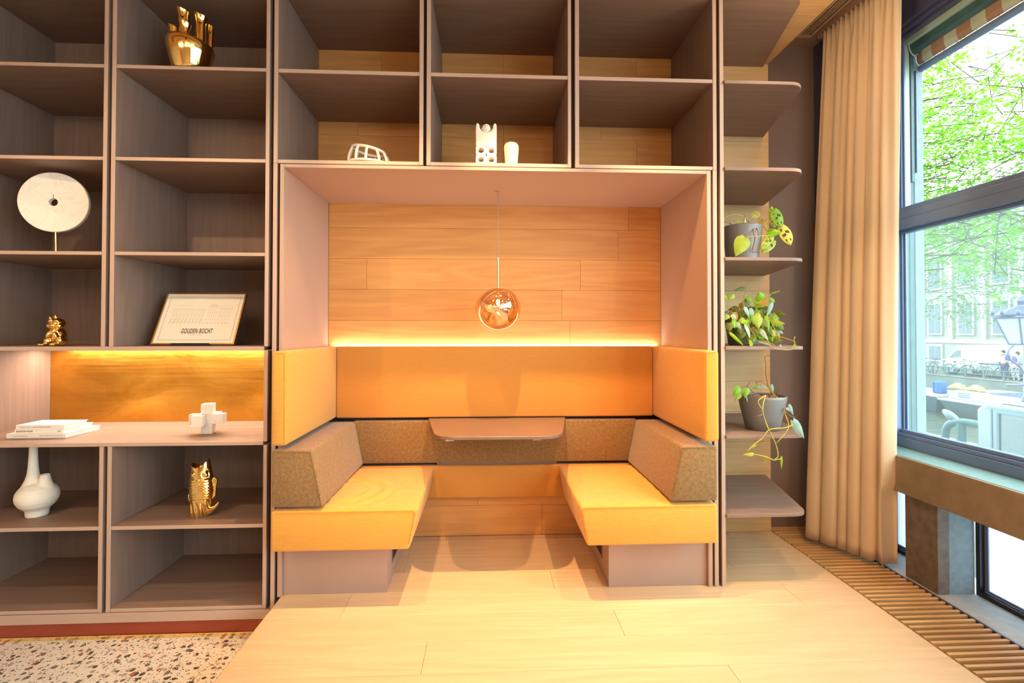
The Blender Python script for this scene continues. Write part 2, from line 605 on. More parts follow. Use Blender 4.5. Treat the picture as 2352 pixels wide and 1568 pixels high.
# ---------------------------------------------------------------- the room shell
SOFF = 3.221
floor = struct('floor', box(-1.068, 1.935, -7.6, 0.745, -0.19, -0.016), M['void'])
struct('floor_terrazzo', box(-4.5, -1.069, -7.6, 0.7, -0.25, -0.194), M['terrazzo'])
struct('trim_1', box(-1.0695, -1.0685, -7.6, -0.0, -0.19, -0.0005), M['oak_floor'])
# floor planks: rows across the room
row = 0.208
seams = {0: [-0.71, 1.58], -1: [0.612], -2: [-0.27], 1: [0.35], -3: [0.98]}
k = -36
while True:
    y0 = -0.19 + row * k
    y1 = min(y0 + row, 0.719)
    if y0 > 0.7:
        break
    sm = seams.get(k)
    if sm is None:
        s0 = -1.07 + R.uniform(0.5, 1.9)
        sm = [s0] + ([s0 + 1.9] if s0 + 1.9 < 1.8 else [])
    xs = [-1.068] + sm + [1.935]
    for a, b_ in zip(xs, xs[1:]):
        obj('plank', box(a + 0.0007, b_ - 0.0007, y0 + 0.0007, y1 - 0.0007, -0.016, 0.0, 0.0008), M['oak_floor'], floor)
    k += 1

wall_back = struct('wall_back', box(-4.5, 2.6, 0.776, 0.9, -0.25, 3.45), M['wall_dark'])
row = 0.2065
wseams = {1.646: [-0.815, 0.62], 1.4395: [0.493], 1.8525: [0.885], 2.059: [0.955]}
z = 1.646 - 8 * row
while z < 2.2:
    z0, z1 = max(z, 0.001), min(z + row, 2.222)
    kk = [s for q, s in wseams.items() if abs(q - z) < 0.01]
    sm = kk[0] if kk else [R.uniform(-0.8, 0.9)]
    xs = [-1.066] + sm + [1.177]
    for a, b_ in zip(xs, xs[1:]):
        obj('plank', box(a + 0.0006, b_ - 0.0006, 0.72, 0.742, z0 + 0.0006, z1 - 0.0006, 0.0008), M['oak'], wall_back)
    z += row
z = 1.646 - 8 * row
while z < SOFF - 0.01:
    z0, z1 = max(z, 0.001), min(z + row, SOFF - 0.001)
    obj('plank', box(1.2725, 1.931, 0.70, 0.776, z0 + 0.0005, z1 - 0.0005, 0.0008), M['oak_pale'], wall_back)
    z += row

struct('wall_left', box(-7.6, -4.5, -7.6, 0.9, -0.25, 3.45), M['wall_room'])
struct('wall_front', box(-7.6, 2.7, -7.7, -7.6, -0.25, 3.45), M['wall_room'])
# right wall: a stub behind the curtain and the part behind the camera
struct('wall_right', box(2.308, 2.60, 0.432, 0.776, 0.0, 3.39), M['navy'])
wr = struct('wall_right_end', box(2.315, 2.7, -7.6, -7.0, -0.25, 3.39), M['wall_room'])
ceil = struct('ceiling', box(1.931, 2.75, -7.6, 0.776, 3.3935, 3.48), M['ceiling_brown'])
obj('panel', box(2.335, 2.519, -7.6, 0.62, 3.387, 3.3930, 0.001), M['ceiling_grey'], ceil)
obj('panel', box(2.524, 2.60, -7.6, 0.44, 3.387, 3.3930, 0.001), M['ceiling_grey'], ceil)
sof = struct('ceiling_soffit', box(-4.5, 1.9305, -7.6, 0.776, SOFF + 0.012, 3.48), M['oak_pale'])
y = -7.6
k = 0
while y < 0.69:
    y1 = min(y + 0.21, 0.6995)
    obj('plank', box(-1.0 + 0.3 * (k % 3), 1.9305, y + 0.0005, y1 - 0.0005, SOFF, SOFF + 0.012, 0.0008), M['oak_pale'], sof)
    y, k = y + 0.21, k + 1
obj('panel', box(-4.5, -1.002, -7.6, 0.69, SOFF, SOFF + 0.012), M['oak_pale'], sof)

# track with the spot lamps in front of the shelves (above the picture)
for yy in (-0.43, -1.63):
    tk = thing('spot_track', 'black ceiling track with small spot heads above the shelf wall' if yy > -1 else 'black ceiling track with small spot heads farther from the shelf wall', 'light', (0, yy, SOFF))
    obj('rail', box(-2.6, 1.92, yy - 0.018, yy + 0.018, SOFF - 0.03, SOFF), M['black'], tk)
    for sx in ([q[0] for q in (SPOTS_NEAR if yy > -1 else SPOTS_FAR)]):
        bm = lathe([(0.028, 0.0), (0.034, 0.0), (0.034, 0.10), (0.012, 0.11), (0.012, 0.16), (0.028, 0.10)], (sx, yy, 3.03), 16, cap=False)
        obj('spot_head', bm, M['black'], tk, 40)

# ---------------------------------------------------------------- bookcases
T = 0.0205
DEP = 0.605
def unit(label, xl, xr, z0, z1, shelves, back='taupe', group='shelf wall bookcases', filler=None, side_z=None, name='bookcase'):
    """xl/xr = (outer, inner) faces of the two sides; shelves = list of (bottom, top)"""
    u = thing(name, label, 'bookcase', ((xl[0] + xr[0]) / 2, 0, z0), group)
    sz = side_z or (z0, z1)
    for a, b_ in (xl, xr):
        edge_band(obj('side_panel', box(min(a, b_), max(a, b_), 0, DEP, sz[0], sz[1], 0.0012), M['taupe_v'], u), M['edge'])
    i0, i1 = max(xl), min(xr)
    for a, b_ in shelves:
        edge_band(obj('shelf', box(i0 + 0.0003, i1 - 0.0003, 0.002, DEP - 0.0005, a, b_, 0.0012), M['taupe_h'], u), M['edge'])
    if back == 'taupe':
        obj('back_panel', box(i0, i1, DEP, DEP + 0.012, z0, z1), M['taupe_v'], u)
    else:
        rows = [2.249, 2.424, 2.631, 2.838, 3.045, 3.2]
        for a, b_ in zip(rows, rows[1:]):
            s = i0 + (i1 - i0) * R.choice((0.35, 0.55, 0.68))
            for p, q in ((i0, s), (s, i1)):
                obj('plank', box(p + 0.0005, q - 0.0005, DEP, DEP + 0.012, a + 0.0004, b_ - 0.0004, 0.0007), M['oak'], u)
    if filler:
        obj('filler_strip', box(filler[0] + 0.0003, filler[1] - 0.0003, 0.035, 0.06, sz[0], sz[1]), M['dark_filler'], u)
    return u
SH = [(2.719, 2.737), (2.242, 2.260), (1.755, 1.773)]
TOPZ = 3.2
unit('tall open bookcase with marble disc and gold figurine, left of the picture', (-2.75, -2.73), (-1.975, -1.955)[::-1], 1.288, TOPZ, SH + [(TOPZ - 0.018, TOPZ)], filler=(-1.955, -1.935))
unit('tall open bookcase with gold tulip vase on top and framed print at bottom', (-1.935, -1.914), (-1.142, -1.161), 1.288, TOPZ, SH + [(TOPZ - 0.018, TOPZ)], filler=(-1.142, -1.121))
unit('low open bookcase with the white two-necked vase, under the worktop', (-2.75, -2.73), (-1.955, -1.975), -0.057, 0.780, [(0.357, 0.376), (-0.057, -0.039)], filler=(-1.955, -1.935))
unit('low open bookcase with the gold fish vase, under the worktop', (-1.935, -1.914), (-1.142, -1.161), -0.057, 0.780, [(0.357, 0.376), (-0.057, -0.039)], filler=(-1.142, -1.121), side_z=(-0.057, 0.780))
UP = [(2.241, 2.260), (2.716, 2.736), (TOPZ - 0.018, TOPZ)]
unit('oak-backed overhead shelf unit holding the white openwork bowl', (-1.121, -1.10), (-0.348, -0.369), 2.241, TOPZ, UP, 'oak', 'overhead shelf units above the alcove', filler=(-0.348, -0.331), name='overhead_shelf_unit')
unit('oak-backed overhead shelf unit holding the two white figure sculptures', (-0.331, -0.309), (0.438, 0.42), 2.241, TOPZ, UP, 'oak', 'overhead shelf units above the alcove', filler=(0.438, 0.459), name='overhead_shelf_unit')
unit('empty oak-backed overhead shelf unit, next to the corner shelves', (0.459, 0.481), (1.233, 1.212), 2.241, TOPZ, UP, 'oak', 'overhead shelf units above the alcove', filler=(1.233, 1.250), name='overhead_shelf_unit')

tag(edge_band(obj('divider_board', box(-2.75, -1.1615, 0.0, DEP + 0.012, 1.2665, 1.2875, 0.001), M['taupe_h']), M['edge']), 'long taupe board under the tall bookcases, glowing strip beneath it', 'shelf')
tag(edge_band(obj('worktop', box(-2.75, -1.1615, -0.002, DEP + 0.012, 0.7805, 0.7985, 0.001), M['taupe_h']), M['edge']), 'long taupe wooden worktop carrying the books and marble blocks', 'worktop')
nk = thing('worktop_niche', 'lit niche above the worktop with a brushed brass back', 'niche', (-1.95, 0.3, 0.80))
obj('brass_back_panel', box(-2.729, -1.162, DEP - 0.004, DEP + 0.008, 0.7988, 1.2662, 0.0008), M['brass_panel'], nk)
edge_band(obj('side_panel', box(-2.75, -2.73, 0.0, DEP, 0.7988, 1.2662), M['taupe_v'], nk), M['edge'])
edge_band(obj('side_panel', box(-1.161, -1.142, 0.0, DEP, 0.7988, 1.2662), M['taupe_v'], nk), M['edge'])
obj('led_profile', box(-2.72, -1.17, 0.535, 0.565, 1.2632, 1.2663), M['vent'], nk)
pl = thing('bookcase_plinth', 'taupe plinth board with red kick strip under the low bookcases', 'plinth', (-1.95, 0.02, -0.19))
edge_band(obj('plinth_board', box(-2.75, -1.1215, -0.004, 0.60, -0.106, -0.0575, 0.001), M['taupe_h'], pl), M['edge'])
obj('kick_board', box(-2.75, -1.07, 0.012, 0.03, -0.174, -0.1065), M['kick'], pl)
obj('brass_strip', box(-2.75, -1.07, 0.006, 0.03, -0.1935, -0.1745), M['brass_rod'], pl)

# ---------------------------------------------------------------- alcove lining
al = thing('alcove_lining', 'pale taupe lacquered lining framing the seating alcove', 'alcove', (0.055, 0.36, 0))
obj('left_panel', box(-1.086, -1.066, 0.0, 0.718, 0.0005, 2.237, 0.001), M['lacquer'], al)
obj('right_panel', box(1.177, 1.199, 0.0, 0.718, 0.0005, 2.237, 0.001), M['lacquer'], al)
obj('top_panel', box(-1.0655, 1.1765, 0.0, 0.7195, 2.219, 2.237, 0.001), M['lacquer'], al)
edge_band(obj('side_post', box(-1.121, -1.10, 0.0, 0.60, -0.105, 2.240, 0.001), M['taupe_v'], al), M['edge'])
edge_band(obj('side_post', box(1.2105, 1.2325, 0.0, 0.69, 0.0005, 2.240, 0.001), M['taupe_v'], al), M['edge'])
obj('filler_strip', box(-1.0995, -1.0865, 0.02, 0.04, -0.10, 2.238), M['dark_filler'], al)
obj('filler_strip', box(1.1995, 1.210, 0.02, 0.04, 0.0005, 2.238), M['dark_filler'], al)
obj('filler_strip', box(1.233, 1.2495, 0.045, 0.06, 0.0005, 2.240), M['dark_filler'], al)

# ---------------------------------------------------------------- corner shelves
cs = thing('corner_shelf_unit', 'open corner shelves with rounded ends beside the curtain', 'shelf', (1.5, 0.35, 0))
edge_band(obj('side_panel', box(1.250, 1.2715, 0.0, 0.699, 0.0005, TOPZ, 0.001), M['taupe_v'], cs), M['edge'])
def shelf_poly(x0, xf, xb, y0, y1, r=0.085, n=8):
    pts = [(x0, y1), (x0, y0)]
    # rounded front right corner between the front edge and the slanting right edge
    d = Vector((xb - xf, y1 - y0)).normalized()
    c0 = Vector((xf, y0))
    p1 = c0 + Vector((-1, 0)) * r
    p2 = c0 + d * r
    for k in range(n + 1):
        t_ = k / n
        q = (1 - t_) ** 2 * p1 + 2 * t_ * (1 - t_) * c0 + t_ * t_ * p2
        pts.append((q.x, q.y))
    pts.append((xb, y1))
    return pts
M['shelf_edge'] = M['taupe_h']
for zb, zt in ((0.370, 0.388), (0.791, 0.809), (1.268, 1.286), (1.749, 1.767), (2.237, 2.256), (2.710, 2.728), (3.198, 3.2175)):
    obj('shelf', prism(shelf_poly(1.2718, 1.722, 1.893, -0.012, 0.6985), zb, zt, 'z', 0.0015, 1), M['taupe_h'], cs)

# ---------------------------------------------------------------- bench seating
def subdiv_cushion(bm, cuts=1):
    return bm
SEATS = []
# base boxes
for lab, x0, x1, vx in (('grey lacquered bench base on the left side of the alcove', -1.0655, -0.535, -0.535), ('grey lacquered bench base on the right side of the alcove', 0.641, 1.1765, 0.641)):
    bb = thing('bench_base', lab, 'bench base', ((x0 + x1) / 2, 0.3, 0), 'bench bases')
    obj('body', box(x0, x1, 0.022, 0.642, 0.0005, 0.2885, 0.001), M['lacquer_grey'], bb)
    s = 1 if vx < 0 else -1
    fx = vx + s * 0.0008
    bm = bmesh.new()
    for q in ((0.165, 0.36, 0.212, 0.222), (0.165, 0.36, 0.088, 0.098), (0.165, 0.175, 0.098, 0.212), (0.35, 0.36, 0.098, 0.212)):
        bx(bm, min(vx, vx + s * 0.004), max(vx, vx + s * 0.004), *q)
    obj('socket_frame', bm, M['table'], bb)
    obj('socket', box(min(vx, fx), max(vx, fx), 0.175, 0.35, 0.098, 0.212), M['black'], bb)

def wrinkle(o, fn):
    for v_ in o.data.vertices:
        p = v_.co + o.location
        v_.co.z += fn(p)

def grid_subdivide(bm, n=3):
    bmesh.ops.subdivide_edges(bm, edges=list(bm.edges), cuts=n, use_grid_fill=True)

# seat cushions (top wider than the bottom on the free side), slightly bulging top
def seat_cushion(label, xs, sgn):
    wall_b, free_b, free_t = xs
    y0, y1, z0, z1 = -0.14, 0.624, 0.289, 0.488
    def q(xa, xb, z):
        p = [(xa, y0, z), (xb, y0, z), (xb, y1, z), (xa, y1, z)]
        return p if xa < xb else [p[1], p[0], p[3], p[2]]
    bm = hexa(q(wall_b, free_b, z0), q(wall_b, free_t, z1))
    bmesh.ops.bevel(bm, geom=list(bm.edges), offset=0.014, segments=3, profile=0.5, affect='EDGES')
    top = [f for f in bm.faces if f.normal.z > 0.95]
    es = list({e for f in top for e in f.edges})
    bmesh.ops.triangulate(bm, faces=[f for f in bm.faces if len(f.verts) > 4 and f not in top])
    big = max(top, key=lambda f: f.calc_area())
    r = bmesh.ops.subdivide_edges(bm, edges=list(big.edges), cuts=40, use_grid_fill=True)
    for v_ in bm.verts:
        if v_.co.z > z1 - 0.002:
            u = (v_.co.x - wall_b) / (free_t - wall_b)
            t_ = (v_.co.y - y0) / (y1 - y0)
            if 0.03 < u < 0.97 and 0.02 < t_ < 0.98:
                dome = 0.012 * (4 * u * (1 - u)) ** 0.7 * (4 * t_ * (1 - t_)) ** 0.5
                cx, cy = (0.42, 0.35) if sgn < 0 else (0.5, 0.45)
                d = math.hypot((u - cx) * 1.0, (t_ - cy) * 1.1)
                amp = (0.0062 if sgn < 0 else 0.0026) * math.exp(-((d - 0.26) / 0.16) ** 2) * (1 if u < 0.75 else 0.4)
                rip = amp * math.sin(d * 48 + 3 * noise.noise((u * 3, t_ * 3, 1.0 + sgn)))
                v_.co.z += dome + rip
    c = thing('seat_cushion', label, 'cushion', ((wall_b + free_t) / 2, 0.24, z0), 'yellow seat cushions')
    obj('pad', bm, M['yellow'], c, 50)
    obj('seam', tube([(wall_b + (0.02 if sgn < 0 else -0.02), y0 - 0.0004, z1 - 0.006), (free_t - (0.02 if sgn < 0 else -0.02), y0 - 0.0004, z1 - 0.006), (free_t - (0.012 if sgn < 0 else -0.012), y0 - 0.0004, z1 - 0.02), (free_b, y0 - 0.0004, z0 + 0.03)], 0.0014, 5), M['ochre'], c)
    return c
seat_cushion('yellow seat cushion on the left bench, wrinkled on top', (-1.0625, -0.393, -0.352), -1)
seat_cushion('yellow seat cushion on the right bench, nearly smooth on top', (1.1645, 0.493, 0.456), 1)

def soft(bm, r=0.012, seg=3):
    bmesh.ops.bevel(bm, geom=list(bm.edges), offset=r, segments=seg, profile=0.5, affect='EDGES')
    return bm
# wedge back cushions in brown melange
def wedge(label, w, ti, bi, g='brown wedge cushions'):
    y0, y1, z0, z1 = -0.138, 0.6425, 0.5045, 0.783
    if w < 0:
        bot = [(w, y0, z0), (bi, y0, z0), (bi, y1, z0), (w, y1, z0)]
        top = [(w, y0, z1), (ti, y0, z1), (ti, y1, z1), (w, y1, z1)]
    else:
        bot = [(bi, y0, z0), (w, y0, z0), (w, y1, z0), (bi, y1, z0)]
        top = [(ti, y0, z1), (w, y0, z1), (w, y1, z1), (ti, y1, z1)]
    c = thing('wedge_cushion', label, 'cushion', (w, 0.26, z0), g)
    obj('pad', soft(hexa(bot, top), 0.012), M['brown'], c, 50)
    s = 1 if w < 0 else -1
    obj('seam', tube([(w + s * 0.01, y0 - 0.0003, z1 - 0.005), (ti - s * 0.006, y0 - 0.0003, z1 - 0.006), (bi - s * 0.006, y0 - 0.0003, z0 + 0.008)], 0.0013, 5), M['brown'], c)
wedge('brown tweed wedge back cushion standing on the left seat', -1.0615, -0.868, -0.811)
wedge('brown tweed wedge back cushion standing on the right seat', 1.1635, 0.977, 0.918)
# upper side cushions, their front ends folded out past the lining
def side_cushion(label, xo, xi, xin):
    y0, y1, z0, z1 = -0.14, 0.700, 0.804, 1.268
    c = thing('side_cushion', label, 'cushion', (xo, 0.26, z0), 'upper side cushions')
    bm = box(min(xo, xi), max(xo, xi), y0, y1, z0, z1)
    obj('pad', soft(bm, 0.016), M['yellow'], c, 50)
    s = 1 if xi > xo else -1
    x = xi - s * 0.010
    obj('seam', tube([(xo + s * 0.016, y0 - 0.0002, z1 - 0.008), (x, y0 - 0.0002, z1 - 0.010), (x + s * 0.003, y0 - 0.0002, z0 + 0.012)], 0.0013, 5), M['ochre'], c)
side_cushion('yellow upholstered side cushion on the left wall of the alcove', -1.0635, -0.990, 0)
side_cushion('yellow upholstered side cushion on the right wall of the alcove', 1.1745, 1.096, 0)
tag(obj('back_cushion', soft(box(-0.989, 1.095, 0.642, 0.690, 0.803, 1.2675), 0.010), M['ochre'], None, 50, (0.05, 0.66, 0.8)), 'long golden back cushion across the alcove, lamp shadow on it', 'cushion')
tag(obj('lower_back_cushion', soft(box(-0.880, 0.985, 0.644, 0.700, 0.5055, 0.783), 0.010), M['brown'], None, 50, (0.05, 0.66, 0.5)), 'long brown tweed back cushion behind the wall table', 'cushion')
tag(obj('seat_back_panel', soft(box(-0.990, 1.09, 0.645, 0.700, 0.276, 0.487), 0.008), M['ochre'], None, 50, (0.05, 0.66, 0.27)), 'low golden upholstered panel on the back wall between the two benches', 'panel')
rl = obj('back_rail', box(-1.0655, 1.1765, 0.700, 0.7195, 0.27, 1.258), M['dark_filler'], None)
tag(rl, 'dark mounting board behind the back cushions of the alcove', 'board')
tag(obj('shelf_ledge', box(-0.34, 0.45, 0.668, 0.6995, 0.4885, 0.5040), M['taupe_h']), 'thin taupe ledge under the brown back cushion, between the benches', 'ledge')

# ---------------------------------------------------------------- wall table
tb = thing('wall_table', 'small taupe wall table with rounded front corners in the alcove', 'table', (0.055, 0.35, 0.78))
pts = [(-0.393, 0.640), (0.503, 0.640)]
def corner(c0, pa, pb, r, n=8):
    c0, pa, pb = Vector(c0), Vector(pa), Vector(pb)
    p1 = c0 + (pa - c0).normalized() * r
    p2 = c0 + (pb - c0).normalized() * r
    return [tuple((1 - k / n) ** 2 * p1 + 2 * (k / n) * (1 - k / n) * c0 + (k / n) ** 2 * p2) for k in range(n + 1)]
FL, FR = (-0.285, 0.055), (0.395, 0.055)
pts = [(-0.393, 0.640)] + corner(FL, (-0.393, 0.640), FR, 0.12) + corner(FR, FL, (0.503, 0.640), 0.12) + [(0.503, 0.640)]
obj('tabletop', prism(pts, 0.784, 0.800, 'z', 0.0012, 1), M['table'], tb)
for x in (-0.21, 0.26):
    obj('support_bar', box(x - 0.022, x + 0.022, 0.064, 0.60, 0.776, 0.784, 0.001), M['lacquer_grey'], tb)

# ---------------------------------------------------------------- floor grille
gr = thing('floor_grille', 'oak slatted floor grille along the window wall', 'grille', (2.12, -0.6, -0.03))
bm = box(1.946, 2.304, -0.0080, 0.0080, -0.028, 0.0, 0.0012)
me = obj('slat', bm, M['slat_oak'], gr)
slat_me = me.data
y = 0.150 - 0.0384 * -16
first = True
while y > -2.3:
    if y < 0.768:
        if first:
            me.location = Vector((0, y, 0)) - Vector((0, 0, 0))
            # the first slat keeps its own mesh place
            first = False
        else:
            o = inst('slat', slat_me, (0, 0, 0), gr)
            o.location = Vector((0, y, 0))
    y -= 0.0384
for x in (2.02, 2.24):
    obj('support_rod', tube([(x, 0.77, -0.018), (x, -2.3, -0.018)], 0.004, 6), M['void'], gr)
obj('trough', box(1.936, 2.312, -2.35, 0.775, -0.10, -0.06), M['void'], gr)
struct('trim_2', box(2.306, 2.316, -7.0, 0.43, -0.10, 0.001), M['navy'])
struct('trim_4', box(1.9355, 1.9365, -7.6, 0.7, -0.10, -0.0005), M['slat_oak'])
struct('floor_edge', box(1.9365, 2.75, -7.6, -2.36, -0.19, -0.001), M['stone_pale'])
# ---------------------------------------------------------------- window wall
win = bpy.data.objects.new('window_1', None)
C.objects.link(win)
win.location = (2.56, -1.4, 0.66)
win['kind'] = 'structure'
YE = -7.0
# inner aluminium frame
bm = bmesh.new()
bx(bm, 2.500, 2.560, 0.342, 0.432, 0.664, 3.19, 0.002)
bx(bm, 2.560, 2.572, 0.330, 0.432, 0.664, 3.19, 0.001)
bx(bm, 2.572, 2.583, 0.318, 0.432, 0.664, 3.19, 0.001)
obj('stile', bm, M['alu'], win)
bm = bmesh.new()
bx(bm, 2.505, 2.583, YE, 0.3415, 1.990, 2.050, 0.002)
bx(bm, 2.512, 2.583, YE, 0.3415, 2.0505, 2.095, 0.002)
bx(bm, 2.525, 2.583, YE, 0.3415, 2.0955, 2.126, 0.002)
bx(bm, 2.545, 2.583, YE, 0.3415, 1.972, 1.9895, 0.001)
obj('mid_rail', bm, M['alu'], win)
bm = bmesh.new()
bx(bm, 2.520, 2.583, YE, 0.3415, 0.664, 0.722, 0.002)
bx(bm, 2.530, 2.583, YE, 0.3415, 0.7225, 0.745, 0.002)
bx(bm, 2.545, 2.583, YE, 0.3415, 0.7455, 0.766, 0.002)
obj('bottom_rail', bm, M['alu'], win)
bm = bmesh.new()
bx(bm, 2.500, 2.600, YE, 0.432, 3.225, 3.385, 0.002)
bx(bm, 2.530, 2.600, YE, 0.432, 3.205, 3.2245, 0.002)
bx(bm, 2.560, 2.600, YE, 0.432, 3.188, 3.2045, 0.001)
obj('head_rail', bm, M['navy'], win)
for n_, z0, z1, mt in (('pane', 0.766, 1.972, 'glass_tint'), ('pane', 2.126, 3.19, 'glass')):
    obj(n_, box(2.574, 2.578, YE, 0.335, z0, z1), M[mt], win)
# older outer timber frame and bluestone reveal
bm = bmesh.new()
bx(bm, 2.584, 2.628, 0.3485, 0.50, 2.05, 3.19, 0.002)
bx(bm, 2.584, 2.628, 0.3400, 0.3480, 2.05, 3.19)
bx(bm, 2.601, 2.628, YE, 0.3395, 3.158, 3.225, 0.002)
obj('outer_frame', bm, M['mint'], win)
bm = bmesh.new()
bx(bm, 2.6285, 2.660, 0.352, 0.50, 0.60, 3.19, 0.002)
bx(bm, 2.584, 2.628, 0.352, 0.50, 0.664, 2.049, 0.002)
bx(bm, 2.6285, 2.690, YE, 0.3515, 3.112, 3.225, 0.002)
bx(bm, 2.632, 2.652, 0.334, 0.351, 2.30, 3.10, 0.002)
bx(bm, 2.605, 2.620, 0.345, 0.3515, 1.32, 1.98)
obj('outer_sash', bm, M['teal'], win)
struct('trim_3', box(2.6605, 2.725, 0.349, 0.95, -1.5, 3.5, 0.004), M['stone_blue'])
# facade of the house beside and above the window
struct('wall_outside', box(2.61, 2.725, 0.951, 7.0, -1.5, 8.0), M['stone_blue'])
struct('wall_outside_top', box(2.7, 2.76, YE, 0.95, 3.501, 8.0), M['stone_blue'])

# awning
aw = thing('awning', 'rolled awning with tan and cream stripes over the upper window', 'awning', (2.69, -1.4, 3.1))
ys = [0.345, 0.306, 0.243, 0.158, 0.080, -0.003]
while ys[-1] > YE:
    ys.append(ys[-1] - 0.083)
M['stripe_tan'] = plain('awning_tan', srgb(178, 132, 104), 0.9)
M['stripe_cream'] = plain('awning_cream', srgb(206, 204, 184), 0.9)
for k, (a, b_) in enumerate(zip(ys, ys[1:])):
    bm = prism([(2.678, 3.111), (2.680, 3.070), (2.688, 3.046), (2.700, 3.040), (2.702, 3.044), (2.691, 3.050), (2.684, 3.071), (2.682, 3.111)], b_ + 0.0003, a - 0.0003, 'y')
    obj('stripe', bm, M['stripe_tan' if k % 2 == 0 else 'stripe_cream'], aw)
bm = tube([(2.712, YE, 3.020), (2.712, 0.345, 3.020)], 0.022, 12)
obj('front_bar', bm, M['alu'], aw, 40)
obj('cord', tube(smooth_path([(2.62, 0.333, 3.16), (2.625, 0.325, 3.11), (2.65, 0.325, 3.085), (2.675, 0.33, 3.10)]), 0.004, 6), M['mint'], aw, 40)
obj('guide_arm', tube([(2.668, 0.340, 3.0), (2.668, 0.340, 2.36)], 0.006, 8), M['navy'], aw, 40)

# sill beam and the low frosted windows under it
trim = struct('trim_5', box(2.315, 2.600, YE, 0.4315, 0.458, 0.663, 0.006, 2), M['stone_sill'])
obj('sill_tint_sheet', box(2.330, 2.519, YE, 0.4310, 0.6632, 0.6650, 0.0005), M['sill_top'], trim)  # thin sheet carrying the painted daylight tint of the sill top
for k, (y0, y1) in enumerate(((-0.135, 0.065), (-1.42, -1.22), (-2.7, -2.5), (-3.99, -3.79), (-5.3, -5.1))):
    cl = struct('column', box(2.329, 2.39, y0, y1, 0.0012, 0.4575, 0.002), M['stone_col'])
    obj('side_slab', box(2.3905, 2.53, y0 + 0.001, y1 - 0.001, 0.0012, 0.4575, 0.001), M['stone_blue'], cl)
struct('sill_strip', box(2.3165, 2.70, YE, 0.4315, -0.10, 0.001, 0.001), M['stone_pale'])
w2 = bpy.data.objects.new('window_2', None)
C.objects.link(w2)
w2.location = (2.56, -1.4, 0.0)
w2['kind'] = 'structure'
for y0, y1 in ((0.0655, 0.43), (-1.2195, -0.1355), (-2.499, -1.4205), (-3.79, -2.7005), (-5.1, -3.991), (YE, -5.301)):
    bm = bmesh.new()
    bx(bm, 2.535, 2.56, y0, y1, 0.0015, 0.022)
    bx(bm, 2.535, 2.56, y1 - 0.022, y1, 0.022, 0.457)
    bx(bm, 2.535, 2.56, y0, y0 + 0.022, 0.022, 0.457)
    obj('frame', bm, M['black_frame'], w2)
    bm = bmesh.new()
    bx(bm, 2.5605, 2.575, y0, y1, 0.022, 0.036)
    bx(bm, 2.5605, 2.575, y1 - 0.040, y1, 0.036, 0.457)
    obj('glazing_bead', bm, M['alu'], w2)
    obj('pane', box(2.5665, 2.5715, y0 + 0.002, y1 - 0.001, 0.023, 0.457), M['frosted'], w2)
struct('baseboard_outside', box(2.6, 2.725, YE, 0.349, -1.5, -0.101), M['stone_blue'])

# ---------------------------------------------------------------- curtain
cu = thing('curtain', 'floor-length beige linen curtain gathered beside the window', 'curtain', (2.2, 0.3, 0))
def curtain_bm():
    bm = bmesh.new()
    NS, NTT = 220, 56
    keys = [0.0, 0.19, 0.40, 0.51, 0.66, 0.83, 1.0]
    rows = []
    for j in range(NTT + 1):
        t_ = (j / NTT)
        z = 3.335 - (3.335 - 0.034) * t_
        rowv = []
        for i in range(NS + 1):
            s = i / NS
            e = t_ ** 0.75
            # plan line from the far end to the near end
            a = Vector((2.215, 0.520)).lerp(Vector((2.075, 0.545)), e)
            b_ = Vector((2.255, -0.02)).lerp(Vector((2.300, 0.118)), e)
            p = a.lerp(b_, s)
            d = (b_ - a).normalized()
            if s > 0.84:
                f_ = (s - 0.84) / 0.16
                e0 = a.lerp(b_, 0.84).lerp(Vector((2.232, 0.100)), 0.75 * e)
                e1 = Vector((2.275, -0.015)).lerp(Vector((2.340, 0.140)), e)
                p = e0.lerp(e1, f_)
                d = (e1 - e0).normalized()
            nrm = Vector((d.y, -d.x))
            if nrm.x > 0:
                nrm = -nrm
            # broad rounded folds
            kf = next(k for k in range(len(keys) - 1) if s <= keys[k + 1] + 1e-9)
            u = (s - keys[kf]) / (keys[kf + 1] - keys[kf])
            wdt = keys[kf + 1] - keys[kf]
            fold = math.sqrt(max(0.0, 1 - (2 * u - 1) ** 2))
            amp = (0.034 + 0.046 * e) * (0.50 + 2.4 * wdt)
            if s > 0.84:
                amp *= 0.35
            o_ = amp * (fold - 0.55)
            o_ += 0.007 * math.sin(2 * PI * s * 11 + 1.5 * math.sin(5 * s)) * (1 - e) ** 2
            # pencil-pleat heading
            hd = math.exp(-((3.335 - z) / 0.13) ** 1.5)
            o_ = o_ * (1 - 0.72 * hd) + hd * 0.013 * math.sin(2 * PI * s * 15)
            o_ += 0.004 * noise.noise((s * 9, z * 1.3, 3.0))
            along = -0.018 * e * math.sin(2 * PI * u) * wdt * 3
            if s > 0.985:
                o_ *= 0.5
            q = p + nrm * o_ + d * along
            zz = z + (0.012 * math.sin(2 * PI * s * 15 + 0.5) * hd if t_ < 0.02 else 0) - (0.0)
            rowv.append(bm.verts.new((q.x, q.y, max(0.012, zz))))
        rows.append(rowv)
    for j in range(NTT):
        for i in range(NS):
            bm.faces.new((rows[j][i], rows[j][i + 1], rows[j + 1][i + 1], rows[j + 1][i]))
    return bm, rows
bm, rows = curtain_bm()
o = obj('cloth', bm, M['curtain'], cu, 0)
md = o.modifiers.new('thickness', 'SOLIDIFY')
md.thickness = 0.0025
# stitched hem near the floor
obj('rail', box(2.215, 2.27, -1.0, 0.60, 3.345, 3.3930, 0.002), M['ceiling_brown'], cu)

